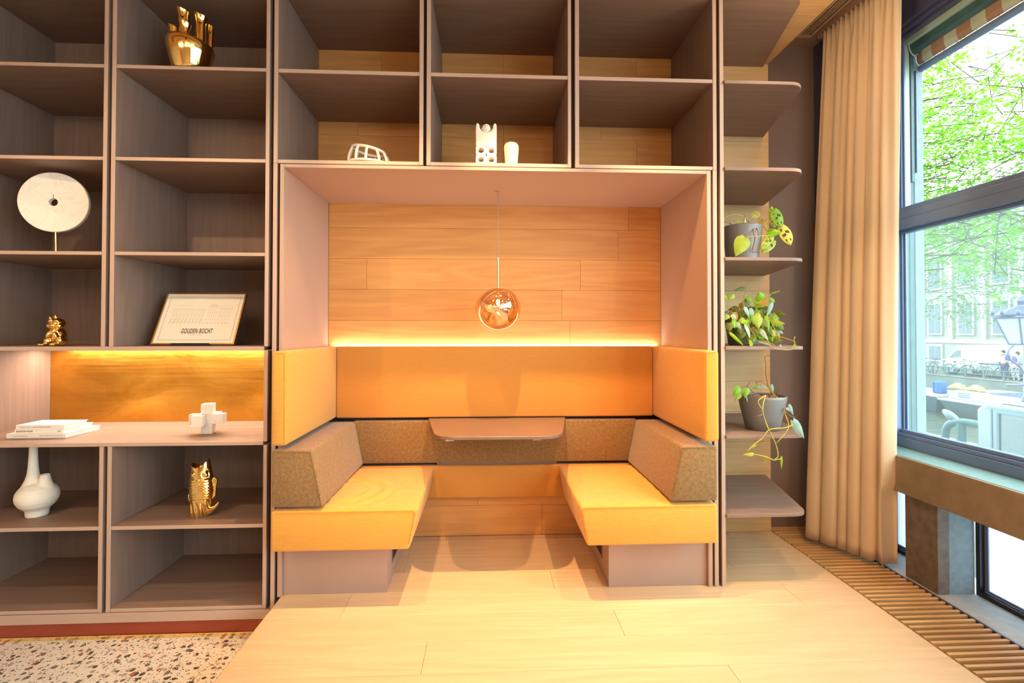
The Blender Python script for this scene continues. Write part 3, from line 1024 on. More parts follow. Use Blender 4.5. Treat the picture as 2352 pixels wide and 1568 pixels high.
# ---------------------------------------------------------------- air vent in the brown ceiling
vt = thing('air_vent', 'long slotted air vent in the brown ceiling by the curtain', 'vent', (2.155, -0.6, 3.393))
obj('frame', (lambda bm: (bx(bm, 2.105, 2.121, -2.0, 0.655, 3.384, 3.3930), bx(bm, 2.189, 2.205, -2.0, 0.655, 3.384, 3.3930), bx(bm, 2.121, 2.189, 0.635, 0.655, 3.384, 3.3930), bm)[3])(bmesh.new()), M['vent'], vt)
obj('backing', box(2.121, 2.189, -2.0, 0.635, 3.3915, 3.3932), M['void'], vt)
for x in (2.138, 2.155, 2.172):
    obj('blade', box(x - 0.0035, x + 0.0035, -2.0, 0.635, 3.385, 3.3914), M['vent'], vt)

# ---------------------------------------------------------------- pendant lamp
LX, LY = 0.055, 0.393
pd = thing('pendant_lamp', 'copper mirrored glass globe pendant hanging over the wall table', 'lamp', (LX, LY, 2.219))
obj('ceiling_rose', lathe([(0.018, 2.2135), (0.018, 2.2188)], (LX, LY, 0), 20), M['lacquer'], pd, 40)
obj('cord', tube([(LX, LY, 2.214), (LX, LY, 1.812)], 0.0022, 6), M['lacquer_grey'], pd)
obj('stem_tube', tube([(LX, LY, 1.815), (LX, LY, 1.615)], 0.0062, 10), M['brass_rod'], pd, 40)
obj('bulb_holder', lathe([(0.012, 1.56), (0.014, 1.565), (0.014, 1.605), (0.008, 1.618)], (LX, LY, 0), 16), M['brass_rod'], pd, 40)
bm = bmesh.new()
ellipsoid(bm, (LX, LY, 1.545), (0.011, 0.011, 0.022), 12, 8)
obj('bulb', bm, M['bulb'], pd, 0)
bm = bmesh.new()
bmesh.ops.create_icosphere(bm, subdivisions=5, radius=1.0)
dents = [(Vector((-0.75, -0.55, -0.35)), 0.30, 0.55), (Vector((0.55, -0.75, -0.15)), 0.24, 0.5), (Vector((0.1, -0.85, -0.6)), 0.20, 0.45), (Vector((0.2, 0.8, 0.3)), 0.28, 0.55), (Vector((-0.4, 0.6, -0.5)), 0.22, 0.5), (Vector((-0.35, -0.8, 0.4)), 0.14, 0.4)]
for v_ in bm.verts:
    n_ = v_.co.normalized()
    r = 1.0
    for d, a, wd in dents:
        g = (n_ - d.normalized()).length
        r -= a * 0.45 * math.exp(-(g / wd) ** 2)
    r += 0.05 * noise.noise(n_ * 1.6)
    tilt = 0.10 * n_.x
    v_.co = Vector((n_.x * r * 0.146, n_.y * r * 0.146, n_.z * r * 0.136 + tilt * 0.03))
mxx = max(v_.co.x for v_ in bm.verts); mnx = min(v_.co.x for v_ in bm.verts)
mxz = max(v_.co.z for v_ in bm.verts); mnz = min(v_.co.z for v_ in bm.verts)
for v_ in bm.verts:
    v_.co.x = LX - 0.138 + (v_.co.x - mnx) / (mxx - mnx) * 0.276
    v_.co.y = LY + v_.co.y
    v_.co.z = 1.376 + (v_.co.z - mnz) / (mxz - mnz) * 0.254
obj('globe', bm, M['copper'], pd, 0)
lamp('pendant_bulb', 'POINT', (LX, LY, 1.50), 3.0, (1.0, 0.62, 0.30), radius=0.012)

# ---------------------------------------------------------------- decor on the shelves
# gold tulip vase
gx, gy, gz = -1.618, 0.125, 2.7372
gv = thing('tulip_vase', 'polished gold tulip vase with several spouts on a high shelf', 'vase', (gx, gy, gz))
bm = lathe([(0.072, 0.0), (0.080, 0.004), (0.098, 0.05), (0.116, 0.105), (0.1265, 0.150), (0.128, 0.172), (0.121, 0.190), (0.10, 0.205), (0.06, 0.214), (0.01, 0.217)], (gx, gy, gz), 40)
for v_ in bm.verts:
    hgt = v_.co.z - gz
    if hgt > 0.10:
        kk = (hgt - 0.10) / 0.117
        v_.co.z -= kk * (v_.co.x - gx + 0.03) * 0.17
bmesh.ops.transform(bm, matrix=Matrix.Translation((gx, gy, gz)) @ Matrix.Diagonal((0.90, 0.90, 1, 1)) @ Matrix.Translation((-gx, -gy, -gz)), verts=bm.verts)
obj('bowl', bm, M['gold'], gv, 60)
for (dx, dy, zt, r, tlt) in ((-0.024, -0.020, 0.372, 0.031, -0.02), (0.050, 0.012, 0.366, 0.034, 0.0), (-0.088, -0.020, 0.288, 0.021, -0.01), (0.004, -0.066, 0.284, 0.029, 0.01), (0.088, 0.045, 0.330, 0.017, 0.01), (-0.046, 0.05, 0.335, 0.018, -0.01)):
    bm = lathe([(r * 0.98, 0.17), (r * 0.84, 0.20), (r * 0.80, zt - 0.055), (r * 0.92, zt - 0.025), (r * 1.18, zt), (r * 1.08, zt - 0.002), (r * 0.8, zt - 0.03), (r * 0.6, zt - 0.06), (r * 0.55, 0.2)], (gx + dx, gy + dy, gz - 0.02), 20, cap=False)
    for v_ in bm.verts:
        kk = max(0, (v_.co.z - gz - 0.2))
        v_.co.x += tlt * kk * 3
        if v_.co.z > gz + zt - 0.06:
            v_.co.z -= (v_.co.x - gx - dx) * 0.30
    bmesh.ops.transform(bm, matrix=Matrix.Translation((gx, gy, gz)) @ Matrix.Diagonal((0.92, 0.92, 1, 1)) @ Matrix.Translation((-gx, -gy, -gz)), verts=bm.verts)
    obj('spout', bm, M['gold'], gv, 60)

# marble disc sculpture
dc = Vector((-2.335, 0.15, 2.057))
ds = thing('disc_sculpture', 'round white marble disc with a hole on a brass rod', 'sculpture', (dc.x + 0.01, dc.y, 1.7732))
bm = bmesh.new()
NR = 64
prof = [(0.0205, -0.012), (0.158, -0.012), (0.1605, -0.0095), (0.1605, 0.0095), (0.158, 0.012), (0.0205, 0.012)]
rings = [[bm.verts.new((r * math.cos(2 * PI * k / NR), h_, r * math.sin(2 * PI * k / NR))) for k in range(NR)] for r, h_ in prof]
for a, b_ in zip(rings, rings[1:] + rings[:1]):
    for k in range(NR):
        bm.faces.new((a[k], a[(k + 1) % NR], b_[(k + 1) % NR], b_[k]))
bmesh.ops.recalc_face_normals(bm, faces=list(bm.faces))
bmesh.ops.transform(bm, matrix=Matrix.Translation(dc) @ Matrix.Rotation(math.radians(12), 4, 'Z'), verts=bm.verts)
obj('disc', bm, M['marble'], ds, 40)
obj('rod', tube([(dc.x + 0.01, dc.y, 1.780), (dc.x + 0.004, dc.y, 2.028)], 0.0055, 10), M['brass_rod'], ds, 40)
bm = box(-0.0012, 0.0012, -0.0124, -0.0119, 0.021, 0.040)
bmesh.ops.transform(bm, matrix=Matrix.Translation(dc) @ Matrix.Rotation(math.radians(12), 4, 'Z'), verts=bm.verts)
obj('slit', bm, M['ink'], ds)
obj('base_plate', box(dc.x - 0.05, dc.x + 0.07, dc.y - 0.05, dc.y + 0.05, 1.7735, 1.783, 0.001), M['brass_rod'], ds)

# gold animal figurine: sits upright with a big head and raised ears
fx, fy, fz = -2.279, 0.11, 1.2877
fg = thing('figurine', 'small shiny gold animal figurine sitting on the divider board', 'figurine', (fx, fy, fz))
def fused(name, parts, voxel=0.0018, it=6):
    bm = bmesh.new()
    for (dx, dy, dz, rx, ry, rz, ang) in parts:
        ellipsoid(bm, (fx + dx, fy + dy, fz + dz), (rx, ry, rz), 18, 12, Matrix.Rotation(ang, 3, 'Y'))
    o = obj(name, bm, M['gold'], fg, 0)
    md = o.modifiers.new('fuse', 'REMESH')
    md.mode = 'VOXEL'
    md.voxel_size = voxel
    md.use_smooth_shade = True
    md = o.modifiers.new('soften', 'SMOOTH')
    md.factor = 0.5
    md.iterations = it
    return o
fused('body', [(0.004, 0.004, 0.050, 0.037, 0.036, 0.048, 0.0), (0.0, -0.010, 0.072, 0.028, 0.028, 0.030, 0.0), (-0.028, -0.010, 0.026, 0.020, 0.032, 0.026, 0.0), (0.034, -0.012, 0.028, 0.020, 0.030, 0.028, 0.0)])
for dx in (-0.034, 0.024):
    fused('paw', [(dx, -0.040, 0.0105, 0.015, 0.018, 0.0095, 0.0), (dx - 0.009, -0.055, 0.0085, 0.0055, 0.009, 0.0075, 0.0), (dx, -0.057, 0.0085, 0.0055, 0.009, 0.0075, 0.0), (dx + 0.009, -0.055, 0.0085, 0.0055, 0.009, 0.0075, 0.0)], 0.0014, 3)
for dx, a_ in ((-0.015, 0.3), (0.021, -0.3)):
    fused('arm', [(dx, -0.034, 0.058, 0.010, 0.013, 0.022, a_)], 0.0016, 3)
fused('head', [(0.002, -0.002, 0.117, 0.037, 0.033, 0.031, 0.0), (-0.020, -0.014, 0.106, 0.019, 0.022, 0.017, 0.0), (0.022, -0.014, 0.106, 0.019, 0.022, 0.017, 0.0), (0.0, -0.030, 0.108, 0.013, 0.013, 0.010, 0.0), (-0.014, -0.024, 0.132, 0.014, 0.012, 0.009, -0.3), (0.018, -0.024, 0.132, 0.014, 0.012, 0.009, 0.3)], 0.0016, 4)
for dx, dz, a_ in ((-0.030, 0.140, -0.45), (-0.006, 0.149, -0.15)):
    fused('ear', [(dx, -0.004, dz, 0.0085, 0.0065, 0.018, a_)], 0.0014, 3)

# framed print leaning on the divider board
PZ = 1.2876
yb, yt, zt_ = 0.150, 0.292, 1.5835
pf = thing('framed_print', 'brass framed print reading GOUDEN BOCHT leaning in the bookcase', 'picture', (-1.61, 0.15, PZ))
up = Vector((0, yt - yb, zt_ - PZ - 0.006))
Hh = up.length
up.normalize()
nr = Vector((0, -up.z, up.y))
PX0, PX1 = -1.828, -1.388
O = Vector((PX0, yb, PZ + 0.006))
Wd = PX1 - PX0
def pp(u, v_, d=0.0):
    return O + Vector((u, 0, 0)) + up * v_ + nr * d
def slab(bm, u0, u1, v0, v1, d0, d1):
    c = [pp(u0, v0, d0), pp(u1, v0, d0), pp(u1, v1, d0), pp(u0, v1, d0)]
    c2 = [pp(u0, v0, d1), pp(u1, v0, d1), pp(u1, v1, d1), pp(u0, v1, d1)]
    vs = [bm.verts.new(p) for p in c + c2]
    fs = [bm.faces.new([vs[i] for i in q]) for q in ((0, 3, 2, 1), (4, 5, 6, 7), (0, 1, 5, 4), (1, 2, 6, 5), (2, 3, 7, 6), (3, 0, 4, 7))]
    bmesh.ops.recalc_face_normals(bm, faces=fs)
bm = bmesh.new()
fw = 0.008
for q in ((0, Wd, 0, fw), (0, Wd, Hh - fw, Hh), (0, fw, fw, Hh - fw), (Wd - fw, Wd, fw, Hh - fw)):
    slab(bm, *q, -0.012, 0.004)
obj('frame', bm, M['brass_rod'], pf)
bm = bmesh.new()
slab(bm, fw, Wd - fw, fw, Hh - fw, -0.008, 0.0)
obj('paper', bm, M['paper'], pf)
bm = bmesh.new()
b0, lw = 0.027, 0.0012
for q in ((b0, Wd - b0, b0, b0 + lw), (b0, Wd - b0, Hh - b0 - lw, Hh - b0), (b0, b0 + lw, b0, Hh - b0), (Wd - b0 - lw, Wd - b0, b0, Hh - b0)):
    slab(bm, *q, 0.0001, 0.0004)
obj('border_line', bm, M['ink'], pf)
bm = bmesh.new()
g0, gw = 0.055, 0.33
def ln(u0, u1, v0, v1):
    slab(bm, g0 + u0 * gw, g0 + u1 * gw, v0, v1, 0.0001, 0.0004)
v0 = 0.135
for vv in (v0, v0 + 0.016, v0 + 0.078, v0 + 0.0835):
    ln(0, 0.57 if vv > v0 + 0.05 else 1.0, vv, vv + 0.0010)
for k in range(9):
    u = 0.02 + k * 0.060
    for v1 in (0.022, 0.050):
        ln(u, u + 0.0025, v0 + v1, v0 + v1 + 0.022)
        ln(u + 0.028, u + 0.0305, v0 + v1, v0 + v1 + 0.022)
        ln(u, u + 0.0305, v0 + v1 + 0.022, v0 + v1 + 0.023)
        ln(u - 0.004, u + 0.034, v0 + v1 - 0.003, v0 + v1 - 0.0015)
    ln(u, u + 0.02, v0 + 0.004, v0 + 0.010)
for k in range(5):
    u = 0.60 + k * 0.034
    ln(u, u + 0.003, v0 + 0.018, v0 + 0.100)
    ln(u, u + 0.02, v0 + 0.060, v0 + 0.061)
ln(0.58, 0.76, v0 + 0.100, v0 + 0.1015); ln(0.60, 0.74, v0 + 0.108, v0 + 0.1095); ln(0.645, 0.695, v0 + 0.116, v0 + 0.1175)
ln(0.645, 0.650, v0 + 0.100, v0 + 0.117); ln(0.690, 0.695, v0 + 0.100, v0 + 0.117)
for k in range(6):
    u = 0.79 + k * 0.034
    for v1 in (0.022, 0.052):
        ln(u, u + 0.003, v0 + v1, v0 + v1 + 0.024)
        ln(u, u + 0.02, v0 + v1 + 0.024, v0 + v1 + 0.025)
ln(0.78, 1.0, v0 + 0.086, v0 + 0.0875); ln(0.78, 1.0, v0 + 0.092, v0 + 0.093); ln(0.02, 0.32, v0 + 0.104, v0 + 0.105); ln(0.78, 0.98, v0 + 0.106, v0 + 0.107)
for k in range(16):
    ln(k * 0.062, k * 0.062 + 0.022, v0 - 0.006, v0 - 0.002)
obj('facade_drawing', bm, M['ink_pale'], pf)
ang = math.atan2(up.z, up.y)
text('lettering', 'GOUDEN BOCHT', 0.041, pp(Wd / 2 + 0.002, 0.068, 0.0006), (ang, 0, 0), M['ink'], pf, 0.47, 'CENTER')
bm = bmesh.new()
for k in range(11):
    slab(bm, Wd / 2 - 0.034 + k * 0.0063, Wd / 2 - 0.034 + k * 0.0063 + 0.004, 0.0555, 0.059, 0.0001, 0.0004)
obj('small_print', bm, M['ink_pale'], pf)
bm = bmesh.new()
bx(bm, -1.708, -1.512, 0.128, 0.30, PZ + 0.0003, PZ + 0.004)
bx(bm, -1.708, -1.512, 0.126, 0.138, PZ + 0.0003, PZ + 0.014, 0.002)
vs = bx(bm, -1.63, -1.59, 0.296, 0.302, PZ + 0.004, PZ + 0.20)
obj('stand', bm, M['black'], pf)

# three books on the worktop
def book(label, x0, x1, y0, y1, z0, z1):
    b_ = thing('book', label, 'book', ((x0 + x1) / 2, (y0 + y1) / 2, z0), 'white books on the worktop')
    bm = bmesh.new()
    bx(bm, x0, x1, y0, y1, z0, z0 + 0.0028, 0.0006)
    bx(bm, x0, x1, y0, y1, z1 - 0.0028, z1, 0.0006)
    bx(bm, x0, x1, y0, y0 + 0.003, z0 + 0.0026, z1 - 0.0026, 0.0005)
    obj('cover', bm, M['book'], b_)
    obj('pages', box(x0 + 0.003, x1 - 0.004, y0 + 0.0031, y1 - 0.005, z0 + 0.0029, z1 - 0.0029), M['pages'], b_)
    return b_
b1 = book('lowest and largest white book of the stack on the worktop', -2.548, -2.246, 0.130, 0.366, 0.7988, 0.8225)
b2 = book('middle white book, its spine reads BUCKETLIST REIZEN', -2.516, -2.266, 0.140, 0.340, 0.8228, 0.8437)
b3 = book('topmost white book of the stack, faint reddish title on its spine', -2.512, -2.264, 0.142, 0.298, 0.8440, 0.8665)
RX = (PI / 2, 0, 0)
text('spine_lettering', 'BUCKETLIST REIZEN', 0.0115, (-2.506, 0.1397, 0.8292), RX, M['ink'], b2, 0.72)
bm = bmesh.new()
for k in range(20):
    a = 2 * PI * k / 20
ring = tube([(-2.288 + 0.0042 * math.cos(2 * PI * k / 20), 0.1396, 0.8333 + 0.0042 * math.sin(2 * PI * k / 20)) for k in range(20)], 0.0007, 5, closed=True)
obj('spine_emblem', ring, M['ink'], b2)
obj('spine_dot', tube([(-2.2805, 0.1400, 0.8333), (-2.2805, 0.1393, 0.8333)], 0.0013, 10), M['ink'], b2)
def print_dashes(name, x0, x1, y, z0, z1, mat, par, step=0.0052):
    bm = bmesh.new()
    x = x0
    while x < x1:
        wd = R.uniform(0.0022, 0.004)
        bx(bm, x, x + wd, y - 0.0003, y, z0, z1)
        x += step
    obj(name, bm, mat, par)
print_dashes('spine_print', -2.512, -2.440, 0.1298, 0.8095, 0.8125, M['ink_grey'], b1)
print_dashes('spine_print', -2.380, -2.262, 0.1298, 0.8105, 0.8138, M['ink_grey'], b1)
print_dashes('spine_print', -2.494, -2.420, 0.1418, 0.852, 0.8575, M['ink_pale'], b3)
M['ink_red'] = plain('reddish_ink', srgb(190, 130, 110), 0.7)
print_dashes('spine_print', -2.416, -2.335, 0.1418, 0.8525, 0.8580, M['ink_red'], b3)

# marble block sculpture: square bars crossing in three directions
mc = thing('block_sculpture', 'white marble sculpture of crossing square blocks on the worktop', 'sculpture', (-1.565, 0.22, 0.7987))
mx_, my_ = -1.562, 0.228
b = 0.0275
rot = Matrix.Rotation(math.radians(8), 4, 'Z')
for q in ((-b, b, -b, b, 0.0003, 0.165), ):
    bm = bmesh.new()
    bx(bm, -b, b, -b, b, 0.0003, 0.053, 0.001)
    bx(bm, -b - 0.002, b - 0.001, -b, b, 0.108, 0.165, 0.001)
    bm2 = bm
    bmesh.ops.transform(bm, matrix=Matrix.Translation((mx_, my_, 0.7987)) @ rot, verts=bm.verts)
    obj('upright_block', bm, M['marble'], mc)
bm = bmesh.new()
bx(bm, -0.092, 0.083, -b + 0.004, b, 0.0535, 0.1075, 0.001)
bmesh.ops.transform(bm, matrix=Matrix.Translation((mx_, my_, 0.7987)) @ rot, verts=bm.verts)
obj('cross_block', bm, M['marble'], mc)
bm = bmesh.new()
bx(bm, -0.055, 0.0, -0.082, -b + 0.0035, 0.0495, 0.1075, 0.001)
bmesh.ops.transform(bm, matrix=Matrix.Translation((mx_, my_, 0.7987)) @ rot, verts=bm.verts)
obj('front_block', bm, M['marble'], mc)
bm = box(-0.012, 0.040, b + 0.0005, 0.085, 0.0535, 0.1075, 0.001)
bmesh.ops.transform(bm, matrix=Matrix.Translation((mx_, my_, 0.7987)) @ rot, verts=bm.verts)
obj('back_block', bm, M['marble'], mc)

# white vase with two necks
vx, vy, vz = -2.421, 0.17, 0.3763
wv = thing('two_necked_vase', 'matte white vase with a long and a short neck under the worktop', 'vase', (vx, vy, vz))
bm = lathe([(0.058, 0.0), (0.062, 0.006), (0.064, 0.034), (0.070, 0.040), (0.098, 0.060), (0.115, 0.085), (0.1195, 0.106), (0.114, 0.130), (0.098, 0.152), (0.070, 0.170), (0.035, 0.180), (0.012, 0.182)], (vx, vy, vz), 44)
for (dx, zs, rs) in ((-0.030, (0.10, 0.150, 0.172, 0.195, 0.225, 0.26, 0.31, 0.375), (0.082, 0.070, 0.056, 0.043, 0.0335, 0.0285, 0.025, 0.0225)), (0.049, (0.10, 0.148, 0.165, 0.185, 0.205, 0.222), (0.066, 0.056, 0.046, 0.036, 0.031, 0.0275))):
    pr = [(r, z_) for r, z_ in zip(rs, zs)]
    pr += [(rs[-1] - 0.0055, zs[-1]), (rs[-1] - 0.006, zs[-1] - 0.04)]
    lathe(pr, (vx + dx, vy, vz), 40, bm)
bmesh.ops.transform(bm, matrix=Matrix.Translation((vx, vy, vz)) @ Matrix.Diagonal((0.78, 0.78, 1, 1)) @ Matrix.Translation((-vx, -vy, -vz)), verts=bm.verts)
vo_ = obj('form', bm, M['ceramic'], wv, 0)
md = vo_.modifiers.new('fuse', 'REMESH')
md.mode = 'VOXEL'
md.voxel_size = 0.0026
md.use_smooth_shade = True
md = vo_.modifiers.new('soften', 'SMOOTH')
md.factor = 0.5
md.iterations = 14

# gold fish vase, standing on its tail with an open mouth
qx, qy, qz = -1.545, 0.135, 0.3764
fv = thing('fish_vase', 'shiny gold fish-shaped vase standing on its tail', 'vase', (qx, qy, qz))
bm = bmesh.new()
NV, NU = 90, 72
def fish_r(t_):
    pts = [(0, 0.046), (0.08, 0.050), (0.22, 0.052), (0.34, 0.056), (0.5, 0.061), (0.66, 0.059), (0.78, 0.054), (0.9, 0.050), (1.0, 0.044)]
    for (a, ra), (b_, rb) in zip(pts, pts[1:]):
        if t_ <= b_:
            k = (t_ - a) / (b_ - a)
            return ra + (rb - ra) * k
    return pts[-1][1]
rings = []
HF = 0.27
for j in range(NV + 1):
    t_ = j / NV
    ring = []
    for i in range(NU):
        a = 2 * PI * i / NU
        r = fish_r(t_)
        ca, sa = math.cos(a), math.sin(a)
        if 0.36 < t_ < 0.70:
            rw = (t_ - 0.36) * 34
            sh = 0.5 * (int(rw) % 2)
            u = (a / (2 * PI) * 16 + sh) % 1.0
            vv = rw % 1.0
            r += 0.0034 * max(0.0, 1 - ((u - 0.5) * 2) ** 2) * (1 - vv) ** 0.7
        elif t_ <= 0.34:
            r += 0.0036 * math.sin(a * 11 + t_ * 15.0) * min(1, (0.36 - t_) * 8)
        if 0.70 <= t_ < 0.735:
            r += 0.004
        for ex in (-2.05, -0.75):
            g = math.hypot((((a - ex + PI) % (2 * PI)) - PI) * 0.055, (t_ - 0.835) * HF)
            r += 0.007 * math.exp(-(g / 0.011) ** 2)
            r -= 0.004 * math.exp(-((g - 0.018) / 0.005) ** 2)
        zz = t_ * HF
        if t_ > 0.86:
            zz += (t_ - 0.86) / 0.14 * (0.034 * max(0, ca) ** 1.5 + 0.012 * max(0, -ca) - 0.012 * abs(sa))
        ring.append(bm.verts.new((qx - 0.006 + 1.02 * r * ca + 0.010 * math.sin(t_ * 3.0), qy + 0.82 * r * sa, qz + 0.001 + zz)))
    rings.append(ring)
inner = [bm.verts.new((v_.co.x * 0.86 + (qx) * 0.14, v_.co.y * 0.86 + qy * 0.14, v_.co.z - 0.006)) for v_ in rings[-1]]
deep = [bm.verts.new((v_.co.x * 0.8 + qx * 0.2, v_.co.y * 0.8 + qy * 0.2, qz + 0.16)) for v_ in inner]
rings += [inner, deep]
for a, b_ in zip(rings, rings[1:]):
    for k in range(NU):
        bm.faces.new((a[k], a[(k + 1) % NU], b_[(k + 1) % NU], b_[k]))
bm.faces.new(list(reversed(rings[0])))
bm.faces.new(rings[-1])
obj('body', bm, M['gold'], fv, 50)
def fin(name, outline, y0, y1):
    obj(name, prism(outline, y0, y1, 'y', 0.0025, 2), M['gold'], fv, 40)
fin('back_fin', [(qx + 0.046, qz + 0.085), (qx + 0.060, qz + 0.088), (qx + 0.076, qz + 0.105), (qx + 0.079, qz + 0.150), (qx + 0.084, qz + 0.185), (qx + 0.078, qz + 0.200), (qx + 0.066, qz + 0.205), (qx + 0.052, qz + 0.192)], qy - 0.006, qy + 0.006)
fin('belly_fin', [(qx - 0.050, qz + 0.060), (qx - 0.066, qz + 0.082), (qx - 0.070, qz + 0.108), (qx - 0.062, qz + 0.118), (qx - 0.050, qz + 0.105)], qy - 0.005, qy + 0.005)
bm = tube(smooth_path([(qx + 0.025, qy - 0.01, qz + 0.028), (qx + 0.055, qy - 0.01, qz + 0.034), (qx + 0.080, qy - 0.01, qz + 0.048), (qx + 0.098, qy - 0.01, qz + 0.075)]), 0.019, 10, r1=0.005)
obj('tail_fin', bm, M['gold'], fv, 40)
bm = tube(smooth_path([(qx + 0.010, qy - 0.01, qz + 0.014), (qx + 0.050, qy - 0.012, qz + 0.020), (qx + 0.080, qy - 0.01, qz + 0.045)]), 0.014, 10, r1=0.006)
obj('tail_fin', bm, M['gold'], fv, 40)

# white openwork bowl, upside down and tipped
ob = thing('openwork_bowl', 'white ceramic openwork bowl lying tilted on the overhead shelf', 'bowl', (-0.66, 0.14, 2.26))
cx, cy, cz = -0.664, 0.14, 2.2745
def bowl_pt(a, t_):
    """t 0 = top ring, 1 = lower ring"""
    r = 0.088 + 0.024 * math.sin(t_ * PI * 0.55)
    zl = 0.078 - t_ * 0.078
    zl += -0.013 * math.cos(a) * (1 - t_) - 0.003 * math.cos(a)
    return Vector((cx + r * math.cos(a), cy + 0.85 * r * math.sin(a), cz + zl + 0.009))
top = tube([bowl_pt(2 * PI * k / 40, 0) for k in range(40)], 0.0085, 8, closed=True)
obj('upper_ring', top, M['ceramic'], ob, 0)
obj('lower_ring', tube([bowl_pt(2 * PI * k / 40, 1) for k in range(40)], 0.008, 8, closed=True), M['ceramic'], ob, 0)
for k in range(11):
    a = 2 * PI * (k + 0.4) / 11
    obj('rib', tube([bowl_pt(a + 0.05 * math.sin(3 * k) * (t_ / 4), t_ / 4) for t_ in range(5)], 0.0075, 8), M['ceramic'], ob, 0)

# white stacked figure with raised arms
sx, sy, sz = -0.016, 0.055, 2.2604
sf = thing('figure_sculpture', 'white ceramic figure with raised arms built of pierced blocks', 'sculpture', (sx, sy, sz))
hw = 0.0555
def holed(z0, z1, holes):
    """block with round through-holes, built from a grid of boxes around octagon holes"""
    bm = bmesh.new()
    xs_ = [-hw, 0.0, hw]
    for a, b_ in zip(xs_, xs_[1:]):
        cxm, czm, r = (a + b_) / 2, (z0 + z1) / 2, 0.0148
        N = 20
        outer, innr = [], []
        for k in range(N):
            an = 2 * PI * k / N + PI / N
            dx, dz = math.cos(an), math.sin(an)
            s = min((b_ - a) / 2 / abs(dx) if abs(dx) > 1e-6 else 9, (z1 - z0) / 2 / abs(dz) if abs(dz) > 1e-6 else 9)
            outer.append((cxm + dx * s, czm + dz * s))
            innr.append((cxm + dx * r * 1.1, czm + dz * r))
        layers = []
        for (y_, pl_) in ((-0.032, outer), (-0.032, innr), (0.032, innr), (0.032, outer)):
            layers.append([bm.verts.new((sx + p[0], sy + y_, sz + p[1])) for p in pl_])
        for l0, l1 in zip(layers, layers[1:] + layers[:1]):
            for k in range(N):
                bm.faces.new((l0[k], l0[(k + 1) % N], l1[(k + 1) % N], l1[k]))
    bmesh.ops.recalc_face_normals(bm, faces=list(bm.faces))
    return bm
obj('pierced_block', holed(0.001, 0.049, 2), M['ceramic'], sf, 40)
obj('pierced_block', holed(0.050, 0.098, 2), M['ceramic'], sf, 40)
obj('waist_block', box(sx - hw, sx + hw, sy - 0.031, sy + 0.031, sz + 0.099, sz + 0.1245, 0.003, 2), M['ceramic'], sf, 40)
pts = [(-hw, 0.126), (hw, 0.126), (hw + 0.001, 0.19), (hw - 0.001, 0.220), (hw - 0.008, 0.226), (hw - 0.017, 0.219), (hw - 0.021, 0.197), (hw - 0.031, 0.181), (0.0, 0.174), (-hw + 0.031, 0.181), (-hw + 0.021, 0.197), (-hw + 0.017, 0.219), (-hw + 0.008, 0.226), (-hw + 0.001, 0.220), (-hw - 0.001, 0.19)]
obj('torso', prism([(sx + a, sz + b_) for a, b_ in pts], sy - 0.024, sy + 0.024, 'y', 0.004, 2), M['ceramic'], sf, 40)
bm = bmesh.new()
ellipsoid(bm, (sx, sy - 0.004, sz + 0.201), (0.0235, 0.022, 0.0255), 20, 14)
ellipsoid(bm, (sx - 0.001, sy - 0.026, sz + 0.201), (0.003, 0.004, 0.006), 8, 6)
for q in (-1, 1):
    ellipsoid(bm, (sx + q * 0.0235, sy - 0.003, sz + 0.198), (0.003, 0.005, 0.007), 8, 6)
obj('head', bm, M['ceramic'], sf, 0)
bm = bmesh.new()
for q in (-1, 1):
    ellipsoid(bm, (sx + q * 0.006, sy - 0.0255, sz + 0.208), (0.0016, 0.0014, 0.0016), 8, 6)
ellipsoid(bm, (sx, sy - 0.0245, sz + 0.190), (0.005, 0.001, 0.0008), 8, 6)
obj('eyes', bm, M['ink'], sf, 0)
bm = bmesh.new()
for k in range(9):
    bx(bm, sx - 0.047 + k * 0.0113, sx - 0.044 + k * 0.0113, sy - 0.0316, sy - 0.031, sz + 0.1150, sz + 0.1165)
obj('belt_marks', bm, M['ink_pale'], sf)

# cream rounded head
hx, hy = 0.120, 0.055
hd_ = thing('head_sculpture', 'smooth cream rounded head sculpture beside the white figure', 'sculpture', (hx, hy, sz))
bm = lathe([(0.034, 0.0008), (0.0345, 0.006), (0.035, 0.03), (0.0365, 0.052), (0.0395, 0.078), (0.0405, 0.098), (0.0385, 0.113), (0.031, 0.124), (0.018, 0.1295), (0.004, 0.131)], (hx, hy, sz), 36)
for v_ in bm.verts:
    v_.co.y = hy + (v_.co.y - hy) * 0.8
obj('form', bm, M['ceramic_warm'], hd_, 60)
bm = bmesh.new()
for q in (-1, 1):
    ellipsoid(bm, (hx + q * 0.013, hy - 0.0265, sz + 0.118), (0.0028, 0.002, 0.0014), 8, 6)
ellipsoid(bm, (hx, hy - 0.0305, sz + 0.107), (0.007, 0.0012, 0.0008), 8, 6)
obj('face_marks', bm, M['ink_grey'], hd_, 0)
